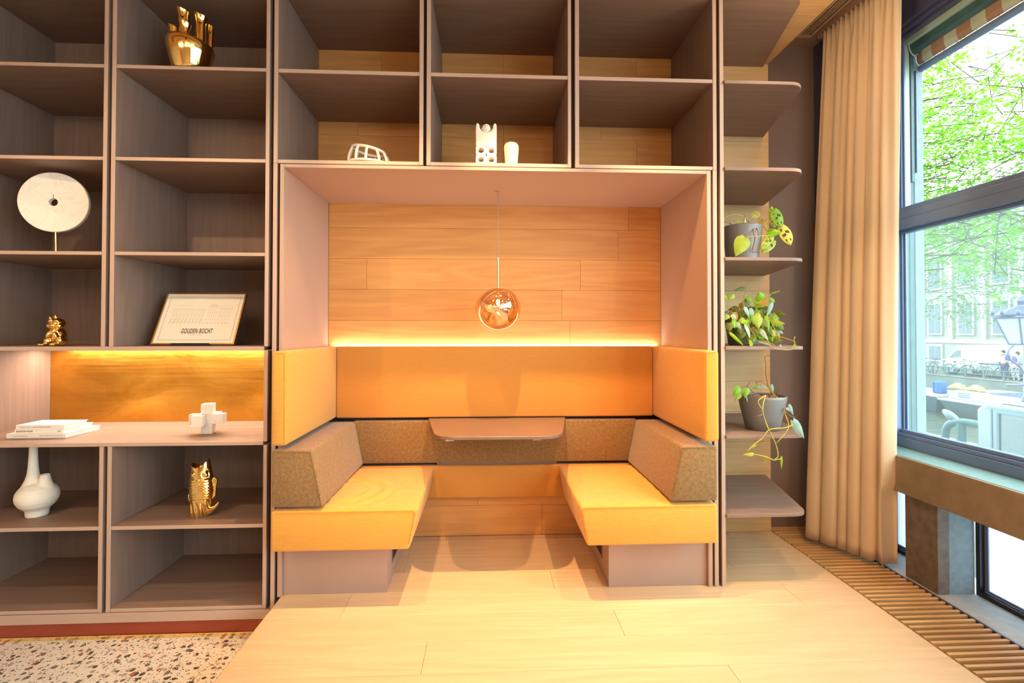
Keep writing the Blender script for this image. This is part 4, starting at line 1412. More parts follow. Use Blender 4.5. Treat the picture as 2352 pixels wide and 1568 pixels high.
# ---------------------------------------------------------------- potted plants
def leaf_bm(A, B, W, holes=False, nudge=0.0, nv=None, curl=0.25, heart=True):
    A, B = Vector(A), Vector(B)
    ax = B - A
    L = ax.length
    u = ax.normalized()
    n_ = Vector(nv or (R.uniform(-0.35, 0.2), -1, R.uniform(-0.1, 0.55)))
    n_ = (n_ - u * n_.dot(u)).normalized()
    s = u.cross(n_)
    rows = 8 if holes else 6
    cols = 6 if holes else 4
    prof = [0.42, 0.82, 0.98, 1.0, 0.92, 0.76, 0.55, 0.30, 0.02] if holes else [0.40, 0.92, 1.0, 0.88, 0.64, 0.34, 0.02]
    bm = bmesh.new()
    grid = []
    for j in range(rows + 1):
        t_ = j / rows
        rr = []
        for i in range(cols + 1):
            c = i / cols * 2 - 1
            wv = prof[j] * W / 2 * c
            back = -0.10 * L * abs(c) * (1 - t_) ** 2 * (1.0 if heart else 0) + (0.13 * L * abs(c) * math.sin(PI * t_) if holes else 0.0)
            dep = -curl * abs(c) ** 1.5 * W * 0.35 - 0.10 * L * t_ * t_
            rr.append(bm.verts.new(A + u * (L * t_ + back) + s * wv + n_ * dep))
        grid.append(rr)
    for j in range(rows):
        for i in range(cols):
            if holes and ((i in (1, 2) and j in (2, 5)) or (i == 4 and j in (1, 3, 5)) or (i == 3 and j == 3)) and not (i == 2 and j == 5):
                continue
            bm.faces.new((grid[j][i], grid[j][i + 1], grid[j + 1][i + 1], grid[j + 1][i]))
    return bm

def add_leaf(A, B, W, col, parent, holes=False, **kw):
    o = obj('leaf', leaf_bm(A, B, W, holes, **kw), LEAF[col], parent, 0)
    return o

def stems(name, lists, r, parent, mat='stem', k=4):
    for P_ in lists:
        obj(name, tube(smooth_path(P_, k), r, 6, r1=r * 0.7), M[mat], parent, 0)

def pot(parent, x, y, z, h, rt, rb):
    bm = lathe([(rb - 0.006, 0.0005), (rb, 0.004), (rb + (rt - rb) * 0.35, h * 0.35), (rb + (rt - rb) * 0.75, h * 0.68), (rt, h * 0.93), (rt, h - 0.005), (rt - 0.004, h), (rt - 0.012, h - 0.002), (rt - 0.016, h - 0.03)], (x, y, z), 44, cap=False)
    obj('pot', bm, M['pot'], parent, 50)
    bm = bmesh.new()
    bmesh.ops.create_grid(bm, x_segments=16, y_segments=16, size=1.0)
    for v_ in bm.verts:
        a, b_ = v_.co.x, v_.co.y
        X_, Y_ = a * math.sqrt(1 - b_ * b_ / 2), b_ * math.sqrt(1 - a * a / 2)
        v_.co = Vector((x + X_ * (rt - 0.014), y + Y_ * (rt - 0.014), z + h - 0.018 + R.uniform(0, 0.014)))
    obj('soil', bm, M['soil'], parent)

L1=[
( (1.44, 0.1, 1.898) , (1.376, 0.07, 1.792) , 0.087 , 'v' ),
( (1.637, 0.3, 2.088) , (1.578, 0.28, 2.06) , 0.044 , 'y' ),
( (1.679, 0.25, 2.056) , (1.669, 0.22, 2.102) , 0.036 , 'y' ),
( (1.672, 0.2, 2.081) , (1.698, 0.17, 1.972) , 0.064 , 'g' ),
( (1.663, 0.22, 2.047) , (1.677, 0.2, 1.977) , 0.041 , 'y' ),
( (1.705, 0.18, 1.981) , (1.729, 0.13, 1.867) , 0.071 , 'y' ),
( (1.606, 0.16, 1.938) , (1.663, 0.12, 1.935) , 0.054 , 'g' ),
( (1.629, 0.15, 1.919) , (1.546, 0.11, 1.837) , 0.044 , 'v' ),
( (1.65, 0.17, 1.894) , (1.563, 0.13, 1.824) , 0.054 , 'v' ),
( (1.57, 0.33, 2.049) , (1.483, 0.3, 2.008) , 0.042 , 'y' ),
( (1.733, 0.42, 2.068) , (1.687, 0.38, 1.926) , 0.054 , 'o' ),
]
S1=[
[(1.608, 0.25, 1.996), (1.643, 0.25, 2.026), (1.679, 0.25, 2.056)] ,
[(1.619, 0.27, 2.0), (1.628, 0.29, 2.045), (1.637, 0.3, 2.088)] ,
[(1.624, 0.15, 1.917), (1.515, 0.1, 1.904), (1.44, 0.1, 1.898)] ,
[(1.645, 0.16, 1.941), (1.673, 0.17, 1.958), (1.705, 0.18, 1.981)] ,
[(1.533, 0.25, 2.035), (1.485, 0.22, 2.047), (1.442, 0.2, 2.049), (1.399, 0.18, 2.042), (1.362, 0.16, 2.023)] ,
[(1.523, 0.15, 1.969), (1.501, 0.125, 1.932), (1.509, 0.12, 1.898), (1.507, 0.13, 1.864), (1.505, 0.14, 1.842), (1.502, 0.14, 1.821)] ,
[(1.531, 0.15, 1.966), (1.532, 0.13, 1.938), (1.534, 0.13, 1.912)] ,
[(1.608, 0.25, 1.996), (1.62, 0.22, 1.982), (1.606, 0.16, 1.938)] ,
[(1.556, 0.25, 2.008), (1.557, 0.28, 2.029), (1.57, 0.33, 2.049)] ,
[(1.444, 0.25, 1.992), (1.404, 0.2, 1.999), (1.343, 0.15, 1.992)] ,
[(1.548, 0.13, 1.846), (1.528, 0.12, 1.822), (1.494, 0.12, 1.815)] ,
]
S2=[
[(1.441, 0.08, 1.408), (1.452, 0.06, 1.371), (1.481, 0.05, 1.313)] ,
[(1.588, 0.1, 1.368), (1.603, 0.07, 1.344), (1.632, 0.03, 1.314), (1.631, 0.0, 1.289), (1.616, -0.015, 1.269), (1.531, -0.01, 1.274), (1.517, 0.03, 1.298), (1.486, 0.05, 1.318)] ,
[(1.484, 0.2, 1.569), (1.501, 0.2, 1.611), (1.499, 0.2, 1.646)] ,
[(1.413, 0.15, 1.5), (1.406, 0.1, 1.471), (1.414, 0.08, 1.426)] ,
[(1.632, 0.03, 1.314), (1.639, 0.02, 1.34)] ,
[(1.463, 0.15, 1.56), (1.439, 0.12, 1.526), (1.439, 0.1, 1.501)] ,
[(1.637, 0.2, 1.57), (1.654, 0.2, 1.592), (1.7, 0.2, 1.603)] ,
[(1.573, 0.12, 1.467), (1.602, 0.15, 1.506), (1.637, 0.2, 1.564)] ,
]
L2=[
( (1.487, 0.2, 1.619) , (1.419, 0.18, 1.604) , 0.024 , 'd' ),
( (1.569, 0.17, 1.543) , (1.552, 0.15, 1.592) , 0.064 , 'g' ),
( (1.485, 0.15, 1.541) , (1.436, 0.13, 1.502) , 0.048 , 'd' ),
( (1.532, 0.13, 1.513) , (1.584, 0.11, 1.555) , 0.039 , 'o' ),
( (1.484, 0.05, 1.454) , (1.478, 0.03, 1.381) , 0.056 , 'v' ),
( (1.423, 0.07, 1.502) , (1.441, 0.05, 1.444) , 0.028 , 'b' ),
( (1.415, 0.05, 1.407) , (1.401, 0.03, 1.337) , 0.033 , 'b' ),
( (1.538, 0.06, 1.447) , (1.539, 0.04, 1.363) , 0.031 , 'g' ),
( (1.613, 0.1, 1.467) , (1.585, 0.08, 1.394) , 0.036 , 'v' ),
( (1.589, 0.09, 1.525) , (1.549, 0.07, 1.45) , 0.026 , 'b' ),
( (1.324, 0.06, 1.415) , (1.319, 0.04, 1.37) , 0.051 , 'd' ),
( (1.358, 0.07, 1.431) , (1.353, 0.05, 1.386) , 0.028 , 'g' ),
( (1.369, 0.06, 1.415) , (1.385, 0.04, 1.373) , 0.023 , 'b' ),
( (1.391, 0.05, 1.417) , (1.43, 0.03, 1.425) , 0.023 , 'g' ),
( (1.494, 0.05, 1.381) , (1.491, 0.03, 1.324) , 0.028 , 'b' ),
( (1.321, 0.04, 1.358) , (1.358, 0.02, 1.293) , 0.018 , 'g' ),
( (1.446, 0.05, 1.316) , (1.403, 0.03, 1.293) , 0.033 , 'v' ),
( (1.486, 0.05, 1.318) , (1.517, 0.03, 1.296) , 0.028 , 'b' ),
( (1.568, 0.07, 1.363) , (1.588, 0.05, 1.345) , 0.028 , 'g' ),
( (1.639, 0.0, 1.296) , (1.634, -0.02, 1.274) , 0.017 , 'g' ),
( (1.558, 0.0, 1.296) , (1.566, -0.02, 1.279) , 0.01 , 'b' ),
( (1.476, 0.07, 1.386) , (1.481, 0.05, 1.329) , 0.023 , 'b' ),
( (1.665, 0.2, 1.537) , (1.625, 0.18, 1.566) , 0.027 , 'v' ),
( (1.656, 0.15, 1.474) , (1.65, 0.13, 1.43) , 0.013 , 'b' ),
( (1.378, 0.15, 1.579) , (1.362, 0.13, 1.545) , 0.026 , 'v' ),
( (1.408, 0.16, 1.577) , (1.386, 0.14, 1.551) , 0.024 , 'y' ),
( (1.353, 0.15, 1.573) , (1.351, 0.13, 1.548) , 0.021 , 'y' ),
( (1.505, 0.12, 1.537) , (1.518, 0.1, 1.512) , 0.029 , 'g' ),
( (1.475, 0.14, 1.565) , (1.486, 0.12, 1.537) , 0.034 , 'g' ),
( (1.319, 0.06, 1.459) , (1.295, 0.04, 1.433) , 0.031 , 'v' ),
( (1.348, 0.07, 1.46) , (1.361, 0.05, 1.436) , 0.028 , 'b' ),
( (1.66, 0.2, 1.589) , (1.687, 0.18, 1.601) , 0.008 , 'v' ),
( (1.485, 0.2, 1.657) , (1.47, 0.18, 1.631) , 0.011 , 'o' ),
]
S3=[
[(1.517, 0.04, 1.015), (1.486, 0.015, 0.944), (1.508, 0.02, 0.869), (1.506, 0.0, 0.814), (1.528, -0.02, 0.768), (1.542, -0.02, 0.702), (1.518, -0.02, 0.681), (1.559, -0.02, 0.688)] ,
[(1.597, 0.15, 1.054), (1.597, 0.1, 1.015), (1.62, 0.07, 0.975), (1.636, 0.05, 0.906), (1.599, 0.01, 0.85), (1.532, -0.02, 0.77)] ,
[(1.624, 0.03, 0.868), (1.581, 0.02, 0.852), (1.496, 0.0, 0.843), (1.456, -0.015, 0.798), (1.413, -0.02, 0.767), (1.373, -0.02, 0.727)] ,
[(1.518, -0.02, 0.681), (1.46, -0.02, 0.703), (1.409, -0.02, 0.713)] ,
[(1.517, 0.04, 1.015), (1.466, 0.015, 0.995), (1.463, 0.01, 0.972), (1.48, 0.012, 0.948)] ,
[(1.609, 0.17, 1.052), (1.6, 0.18, 1.122), (1.608, 0.19, 1.175), (1.602, 0.19, 1.217), (1.636, 0.2, 1.227)] ,
[(1.458, 0.12, 1.054), (1.481, 0.13, 1.083), (1.525, 0.15, 1.079), (1.536, 0.15, 1.054)] ,
[(1.525, 0.15, 1.075), (1.559, 0.15, 1.079), (1.597, 0.15, 1.054)] ,
[(1.652, 0.15, 1.0), (1.663, 0.14, 1.063), (1.649, 0.14, 1.078)] ,
[(1.658, 0.16, 1.003), (1.64, 0.15, 1.037), (1.623, 0.15, 1.062)] ,
[(1.503, 0.14, 1.019), (1.458, 0.12, 1.054), (1.406, 0.1, 1.052)] ,
[(1.484, 0.012, 0.915), (1.438, 0.01, 0.904)] ,
[(1.62, 0.07, 0.975), (1.653, 0.06, 0.996)] ,
[(1.624, 0.05, 0.946), (1.648, 0.04, 0.907), (1.687, 0.04, 0.893)] ,
[(1.41, 0.1, 1.02), (1.463, 0.13, 1.016), (1.508, 0.15, 1.009)] ,
]
L3=[
( (1.402, 0.1, 1.056) , (1.366, 0.09, 1.009) , 0.04 , 'g' ),
( (1.41, 0.1, 1.024) , (1.376, 0.09, 0.979) , 0.036 , 'v' ),
( (1.442, 0.09, 1.049) , (1.424, 0.08, 0.996) , 0.038 , 'g' ),
( (1.432, 0.08, 1.002) , (1.435, 0.07, 0.972) , 0.007 , 'b' ),
( (1.548, 0.16, 1.053) , (1.508, 0.15, 1.042) , 0.028 , 'v' ),
( (1.532, 0.14, 1.051) , (1.556, 0.13, 1.036) , 0.016 , 'b' ),
( (1.628, 0.03, 0.889) , (1.696, 0.02, 0.79) , 0.048 , 'b' ),
( (1.659, 0.05, 0.961) , (1.677, 0.04, 0.903) , 0.021 , 'b' ),
( (1.641, 0.05, 0.945) , (1.655, 0.04, 0.927) , 0.016 , 'b' ),
( (1.409, -0.02, 0.713) , (1.354, -0.03, 0.71) , 0.021 , 'y' ),
( (1.484, -0.02, 0.702) , (1.462, -0.03, 0.657) , 0.009 , 'v' ),
( (1.561, -0.02, 0.698) , (1.563, -0.03, 0.629) , 0.014 , 'v' ),
( (1.421, -0.02, 0.761) , (1.382, -0.03, 0.743) , 0.013 , 'y' ),
( (1.605, 0.13, 1.064) , (1.611, 0.12, 1.021) , 0.018 , 'b' ),
( (1.552, 0.13, 1.057) , (1.58, 0.12, 1.037) , 0.012 , 'b' ),
]


def clear_shelf(q, ztop):
    # keep vines and leaves off the shelf board itself: in front of its edge, or lying on top
    x, y, z = q
    if z < ztop + 0.06 and y < 0.045:
        return (x, min(y, -0.034), z)
    if z < ztop + 0.006:
        if y > 0.012 and z > ztop - 0.03:
            z = ztop + 0.006
        else:
            y = min(y, -0.028)
    return (x, y, z)
S2 = [[clear_shelf(q, 1.286) for q in P_] for P_ in S2]
L2 = [(clear_shelf(a, 1.286), clear_shelf(b_, 1.286), W_, c_) for a, b_, W_, c_ in L2]
S3 = [[clear_shelf(q, 0.809) for q in P_] for P_ in S3]
L3 = [(clear_shelf(a, 0.809 if a[0] < 1.61 else 0.87), clear_shelf(b_, 0.809), W_, c_) for a, b_, W_, c_ in L3]
p1 = thing('monstera_plant', 'potted plant with holed yellow-green leaves, on the upper corner shelf', 'plant', (1.50, 0.25, 1.767))
pot(p1, 1.50, 0.245, 1.7673, 0.222, 0.108, 0.088)
for k, (A, B, W, col) in enumerate(L1):
    add_leaf(A, B, W, col, p1, holes=(k not in (0, 6)), nv=(-0.15, -1, 0.25))
stems('stem', S1[:5] + S1[7:9], 0.0024, p1)
stems('aerial_root', S1[5:7] + S1[9:], 0.0032, p1, 'stem_brown')
M['white_plastic'] = plain('white_plastic', srgb(240, 236, 232), 0.5)
M['red_plastic'] = plain('red_plastic', srgb(214, 40, 50), 0.5)
obj('water_gauge', tube([(1.520, 0.25, 1.965), (1.520, 0.25, 2.046)], 0.0042, 8), M['white_plastic'], p1, 40)
obj('gauge_tip', tube([(1.520, 0.25, 2.0461), (1.520, 0.25, 2.055)], 0.0042, 8), M['red_plastic'], p1, 40)

p2 = thing('philodendron_plant', 'bushy trailing potted plant filling the middle corner shelf', 'plant', (1.51, 0.24, 1.286))
pot(p2, 1.51, 0.26, 1.2863, 0.19, 0.105, 0.082)
for A, B, W, col in L2:
    add_leaf(A, B, W, col, p2, nv=(R.uniform(-0.4, 0.3), -1, R.uniform(-0.1, 0.5)))
stems('stem', S2, 0.0023, p2)
cen = Vector((1.50, 0.17, 1.415))
for k in range(120):
    while True:
        d = Vector((R.uniform(-1, 1), R.uniform(-1, 0.6), R.uniform(-1, 1)))
        if d.length < 1:
            break
    P_ = cen + Vector((d.x * 0.150, d.y * 0.135, d.z * 0.125))
    if P_.x < 1.312 or P_.z < 1.325:
        continue
    L_ = R.uniform(0.045, 0.075)
    dr = Vector((d.x * 0.6 + R.uniform(-0.4, 0.4), R.uniform(-0.6, 0.1), -0.7 + R.uniform(-0.4, 0.7))).normalized()
    Q = P_ + dr * L_
    Q.z = max(Q.z, 1.304)
    Q.x = max(Q.x, 1.302)
    add_leaf(P_, Q, L_ * R.uniform(0.5, 0.75), R.choice('dddvvgbddo'), p2)
for k in range(26):
    a = R.uniform(0, 2 * PI)
    P0 = Vector((1.50 + 0.05 * math.cos(a), 0.2 + 0.05 * math.sin(a), 1.45))
    P1 = P0 + Vector((R.uniform(-0.11, 0.13), R.uniform(-0.12, 0.02), R.uniform(-0.02, 0.07)))
    P2 = P1 + Vector((R.uniform(-0.04, 0.05), R.uniform(-0.04, 0.0), R.uniform(-0.12, -0.02)))
    P1.x, P2.x = max(P1.x, 1.30), max(P2.x, 1.30)
    P2.z = max(P2.z, 1.31)
    obj('stem', tube(smooth_path([P0, P1, P2], 4), 0.0018, 5), M['stem' if k % 3 else 'stem_brown'], p2, 0)

p3 = thing('trailing_plant', 'sparse trailing plant in a grey pot on the lower corner shelf', 'plant', (1.567, 0.16, 0.809))
pot(p3, 1.567, 0.162, 0.8093, 0.192, 0.128, 0.089)
for A, B, W, col in L3:
    add_leaf(A, B, W, col, p3, nv=(-0.1, -1, 0.15))
stems('vine', S3[:5], 0.0034, p3)
stems('twig', S3[5:], 0.0022, p3, 'stem_brown')
def osr(r, g, b):
    return sc(srgb(r, g, b), 0.62)
# ---------------------------------------------------------------- outside: street, canal, far quay
M['street'] = plain('street_paving', osr(126, 126, 122), 0.8, 0, 0.1, 3)
M['quay'] = plain('quay_stone', osr(104, 112, 102), 0.85, 0, 0.2, 1.6)
t = NT('canal_water')
v = t.coords((0.5, 1.6, 1), False)
f = t.noise(v, 2.2, 4, 0.6, 0.5)
t.l(t.ramp(f, [(0.35, osr(66, 74, 58)), (0.7, osr(92, 98, 80))]), t.b.inputs['Base Color'])
t.b.inputs['Roughness'].default_value = 0.12
t.bump(f, 0.6, 0.15)
M['water'] = t.m
M['facade'] = plain('pale_facade', osr(158, 156, 146), 0.85, 0, 0.05, 1)
M['facade_white'] = plain('white_facade_paint', osr(186, 188, 182), 0.7, 0, 0.03, 2)
M['win_dark'] = plain('far_window_glass', osr(74, 92, 100), 0.15)
M['van_white'] = plain('white_van_paint', osr(186, 190, 190), 0.3, 0, 0.01)
M['van_grey'] = plain('pale_van_paint', osr(146, 160, 164), 0.3, 0, 0.01)
M['rubber'] = plain('black_rubber', osr(40, 42, 44), 0.8)
M['rail_green'] = plain('dark_green_railing', osr(64, 92, 92), 0.5)
M['hull_dark'] = plain('dark_hull_paint', osr(48, 74, 84), 0.4)
M['hull_white'] = plain('white_boat_paint', osr(170, 174, 176), 0.4, 0, 0.03)
M['solar'] = plain('blue_solar_panel', osr(60, 84, 160), 0.3)
M['bag_blue'] = plain('blue_bag_cloth', osr(36, 92, 160), 0.8)
M['tarp_yellow'] = plain('yellow_tarp', osr(236, 206, 96), 0.7)
M['skin'] = plain('skin', osr(214, 160, 130), 0.6)
M['hair_dark'] = plain('dark_hair', osr(40, 34, 34), 0.8)
M['cloth_blue'] = plain('blue_top', osr(74, 84, 190), 0.85)
M['cloth_pink'] = plain('pink_top', osr(226, 170, 150), 0.85)
t = NT('patterned_trousers')
v = t.coords((1, 1, 1), False)
t.l(t.ramp(t.noise(v, 22, 1), [(0.46, srgb(60, 56, 90)), (0.54, srgb(226, 220, 222))]), t.b.inputs['Base Color'])
M['cloth_pattern'] = t.m
M['cloth_navy'] = plain('navy_trousers', osr(58, 66, 104), 0.85)
M['bark'] = plain('tree_bark', osr(96, 84, 70), 0.9, 0, 0.2, 8)

struct('street', box(2.726, 12.5, -12, 45, -1.7, -1.5), M['street'])
struct('canal_water', box(12.5, 27.0, -12, 60, -2.9, -2.6), M['water'])
struct('quay', box(27.0, 60.0, -12, 60, -3.2, -1.25), M['quay'])
struct('quay_coping', box(26.95, 27.5, -12, 60, -1.2495, -1.20, 0.01), M['street'])

# far canal house
fb = thing('canal_house', 'pale canal house with tall windows across the water', 'building', (34.0, 28, -1.25))
obj('wall', box(34.0, 38.0, 14, 46, -1.2498, 11.5), M['facade'], fb)
obj('cornice', box(33.6, 34.0, 14, 46, 10.9, 11.5, 0.03), M['facade_white'], fb)
obj('string_course', box(33.9, 34.0, 14, 46, 0.55, 0.85), M['facade_white'], fb)
for k in range(9):
    yc = 33.3 - 2.42 * (k - 2)
    if yc < 15.5:
        break
    for z0, z1 in ((1.25, 3.45), (4.65, 6.85), (8.0, 9.9), (-0.75, 0.30)):
        fr = obj('window', box(33.86, 34.0, yc - 0.62, yc + 0.62, z0 - 0.12, z1 + 0.12, 0.01), M['facade_white'], fb)
        obj('pane', box(33.84, 33.859, yc - 0.48, yc - 0.03, z0, z1), M['win_dark'], fr)
        obj('pane', box(33.84, 33.859, yc + 0.03, yc + 0.48, z0, z1), M['win_dark'], fr)
    obj('pilaster', box(33.82, 34.0, yc + 0.95, yc + 1.25, 0.86, 10.9), M['facade_white'], fb)

# trees
def tree(label, base, crown_c, crown_r, n_spray, leaf, mat, seed, twig=1.0, droop=0.25, group=None, keep=None):
    rr = random.Random(seed)
    tr_ = thing('elm_tree', label, 'tree', base, group)
    base, cc = Vector(base), Vector(crown_c)
    trunk = smooth_path([base, base + Vector((0.1, 0.1, 1.6)), Vector((base.x, base.y, cc.z)) + Vector((0.0, 0.2, -0.8)), Vector((base.x, base.y, cc.z + crown_r[2] * 0.7)) + Vector((-0.1, 0.3, 0))], 4)
    s = max(0.6, crown_r[1] / 4)
    obj('trunk', tube(trunk, 0.24 * s, 10, r1=0.05 * s), M['bark'], tr_, 0)
    bm = bmesh.new()
    verts, faces = [], []
    for k in range(n_spray):
        while True:
            d = Vector((rr.uniform(-1, 1), rr.uniform(-1, 1), rr.uniform(-1, 1)))
            if d.length <= 1 and (d.length > 0.25):
                break
        P_ = cc + Vector((d.x * crown_r[0], d.y * crown_r[1], d.z * crown_r[2]))
        if keep and not keep(P_):
            continue
        out = Vector((d.x, d.y, 0.1 - 0.2 * rr.random()))
        out = (out.normalized() + Vector((rr.uniform(-0.7, 0.7), rr.uniform(-0.7, 0.7), rr.uniform(-0.35, 0.25)))).normalized()
        L_ = twig * rr.uniform(0.5, 1.0)
        side = out.cross(Vector((0, 0, 1))).normalized()
        upn = side.cross(out)
        if k % 3 == 0:
            tube([P_ - out * L_ * 0.9, P_ + out * L_ * 0.3, P_ + out * L_ + Vector((0, 0, -droop * L_))], 0.012 * s, 4, bm, r1=0.004 * s)
        nl = int(rr.uniform(18, 30))
        for q in range(nl):
            t_ = rr.random()
            sg = -1 if q % 2 else 1
            c = P_ + out * (t_ * L_) + side * (sg * rr.uniform(0.02, 0.22) * twig) + Vector((0, 0, -droop * L_ * t_ * t_ + rr.uniform(-0.06, 0.06) * twig))
            a = (out * 0.5 + side * sg + Vector((rr.uniform(-0.4, 0.4), rr.uniform(-0.4, 0.4), rr.uniform(-0.6, 0.1)))).normalized()
            b_ = a.cross(upn + Vector((rr.uniform(-0.6, 0.6), rr.uniform(-0.6, 0.6), rr.uniform(-0.3, 0.3)))).normalized()
            lw = leaf * rr.uniform(0.7, 1.2)
            i0 = len(verts)
            verts += [c, c + a * lw * 0.5 + b_ * lw * 0.30, c + a * lw, c + a * lw * 0.5 - b_ * lw * 0.30]
            faces.append((i0, i0 + 1, i0 + 2, i0 + 3))
    obj('branches', bm, M['bark'], tr_)
    me = bpy.data.meshes.new('foliage')
    off = wloc(tr_)
    me.from_pydata([tuple(p - off) for p in verts], [], faces)
    me.materials.append(mat)
    o = bpy.data.objects.new('foliage', me)
    C.objects.link(o)
    o.parent = tr_
    o['kind'] = 'stuff'
    return tr_
TL1 = leafmat('elm_leaf', srgb(98, 148, 26), 0.6)
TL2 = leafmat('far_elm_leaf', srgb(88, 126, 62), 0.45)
tree('large bright green elm tree just outside the window', (11.8, 3.6, -1.5), (10.6, 7.0, 5.3), (2.6, 4.2, 2.9), 1450, 0.105, TL1, 3, 0.9,
     keep=lambda p: not (p.z > 5.6 + 0.9 * (p.y - 5.6) and p.y < 7.2))
tree('tall elm tree on the far quay behind the parked white van', (27.95, 28.6, -1.25), (26.8, 25.0, 5.6), (3.0, 4.6, 3.6), 300, 0.19, TL2, 5, 1.5, 0.5)
tree('elm tree farther right on the far quay, beside the lantern', (28.2, 14.0, -1.25), (27.2, 14.6, 6.2), (3.0, 3.4, 3.2), 170, 0.19, TL2, 9, 1.5, 0.5)

# street lantern
lt = thing('street_lantern', 'old wrought iron street lantern outside the window', 'lantern', (8.60, 4.90, -1.5))
lx, ly = 8.60, 4.90
obj('post', lathe([(0.12, -1.4995), (0.12, -1.2), (0.06, -1.1), (0.05, 0.2), (0.062, 0.25), (0.062, 0.30), (0.04, 0.36), (0.035, 0.95), (0.03, 1.14)], (lx, ly, 0), 14), M['navy'], lt, 40)
obj('cross_bar', tube([(lx - 0.35, ly, 0.52), (lx + 0.35, ly, 0.52)], 0.02, 8), M['navy'], lt, 40)
def hexring(r, z, n=6):
    return [Vector((lx + r * math.cos(2 * PI * (k + 0.5) / n), ly + r * math.sin(2 * PI * (k + 0.5) / n), z)) for k in range(n)]
b0_, b1_ = hexring(0.20, 1.17), hexring(0.36, 1.60)
for k in range(6):
    obj('frame_bar', tube([b0_[k], b1_[k]], 0.014, 6), M['navy'], lt)
    bm = bmesh.new()
    q = [b0_[k], b0_[(k + 1) % 6], b1_[(k + 1) % 6], b1_[k]]
    cqn = (q[1] - q[0]).cross(q[3] - q[0]).normalized() * 0.003
    vs = [bm.verts.new(p - cqn) for p in q] + [bm.verts.new(p + cqn) for p in q]
    for f_ in ((0, 1, 2, 3), (7, 6, 5, 4), (0, 4, 5, 1), (1, 5, 6, 2), (2, 6, 7, 3), (3, 7, 4, 0)):
        bm.faces.new([vs[i] for i in f_])
    obj('glass_pane', bm, M['frosted'], lt)
obj('lower_ring', tube(b0_, 0.018, 6, closed=True), M['navy'], lt)
obj('upper_ring', tube(b1_, 0.026, 6, closed=True), M['navy'], lt)
obj('roof', lathe([(0.40, 1.62), (0.41, 1.64), (0.27, 1.72), (0.15, 1.77), (0.13, 1.80), (0.14, 1.86), (0.10, 1.92), (0.02, 1.95)], (lx, ly, 0), 6), M['navy'], lt, 20)
for k in range(12):
    a = 2 * PI * k / 12
    bm = bmesh.new()
    ellipsoid(bm, (lx + 0.40 * math.cos(a), ly + 0.40 * math.sin(a), 1.675), (0.028, 0.028, 0.040), 8, 6)
    obj('crest_leaf', bm, M['navy'], lt, 0)
for sgn in (-1, 1):
    obj('scroll_bracket', tube(smooth_path([(lx + sgn * 0.20, ly, 1.16), (lx + sgn * 0.30, ly, 1.05), (lx + sgn * 0.26, ly, 0.92), (lx + sgn * 0.12, ly, 0.82), (lx + sgn * 0.04, ly, 0.70)], 5), 0.013, 8), M['navy'], lt, 0)

# vans
def wheel(bmlist, x, y, z, r, wdt, parent):
    bm = bmesh.new()
    for (rr_, x0, x1) in ((r, x - wdt / 2, x + wdt / 2),):
        ring0 = [bm.verts.new((x0, y + rr_ * math.cos(2 * PI * k / 24), z + rr_ * math.sin(2 * PI * k / 24))) for k in range(24)]
        ring1 = [bm.verts.new((x1, y + rr_ * math.cos(2 * PI * k / 24), z + rr_ * math.sin(2 * PI * k / 24))) for k in range(24)]
        for k in range(24):
            bm.faces.new((ring0[k], ring0[(k + 1) % 24], ring1[(k + 1) % 24], ring1[k]))
        bm.faces.new(ring0)
        bm.faces.new(ring1)
    w_ = obj('wheel', bm, M['rubber'], parent)
    bm = bmesh.new()
    xo = x - wdt / 2
    ring0 = [bm.verts.new((xo - 0.012, y + 0.6 * r * math.cos(2 * PI * k / 16), z + 0.6 * r * math.sin(2 * PI * k / 16))) for k in range(16)]
    ring1 = [bm.verts.new((xo, y + 0.62 * r * math.cos(2 * PI * k / 16), z + 0.62 * r * math.sin(2 * PI * k / 16))) for k in range(16)]
    for k in range(16):
        bm.faces.new((ring0[k], ring0[(k + 1) % 16], ring1[(k + 1) % 16], ring1[k]))
    bm.faces.new(ring0)
    obj('hub_cap', bm, M['van_grey'], w_)

fvn = thing('delivery_van', 'white delivery van parked on the far quay across the canal', 'van', (29.2, 24.6, -1.25))
prof = [(27.30, -0.92), (27.30, -0.48), (27.05, -0.34), (26.78, -0.26), (26.15, 0.36), (25.75, 0.55), (25.2, 0.62), (21.95, 0.66), (21.80, 0.55), (21.75, -0.92)]
obj('body', prism(prof, 28.45, 30.3, 'x', 0.06, 2), M['van_white'], fvn, 40)
obj('side_window', prism([(26.62, -0.25), (26.12, 0.22), (25.85, 0.27), (25.82, -0.14)], 28.435, 28.448, 'x'), M['win_dark'], fvn)
obj('windscreen', hexa([(28.6, 26.80, -0.22), (30.15, 26.80, -0.22), (30.15, 26.74, -0.24), (28.6, 26.74, -0.24)], [(28.7, 26.22, 0.36), (30.05, 26.22, 0.36), (30.05, 26.16, 0.34), (28.7, 26.16, 0.34)]), M['win_dark'], fvn)
obj('side_moulding', box(28.435, 28.4485, 23.55, 24.75, -0.50, -0.44), M['rubber'], fvn)
obj('door_handle', box(28.43, 28.4485, 25.5, 25.7, -0.30, -0.26), M['rubber'], fvn)
obj('door_seam', box(28.444, 28.4485, 23.20, 23.22, -0.8, 0.5), M['van_grey'], fvn)
for y in (26.45, 22.75):
    wheel(None, 28.58, y, -0.93, 0.32, 0.22, fvn)
    wheel(None, 30.17, y, -0.93, 0.32, 0.22, fvn)

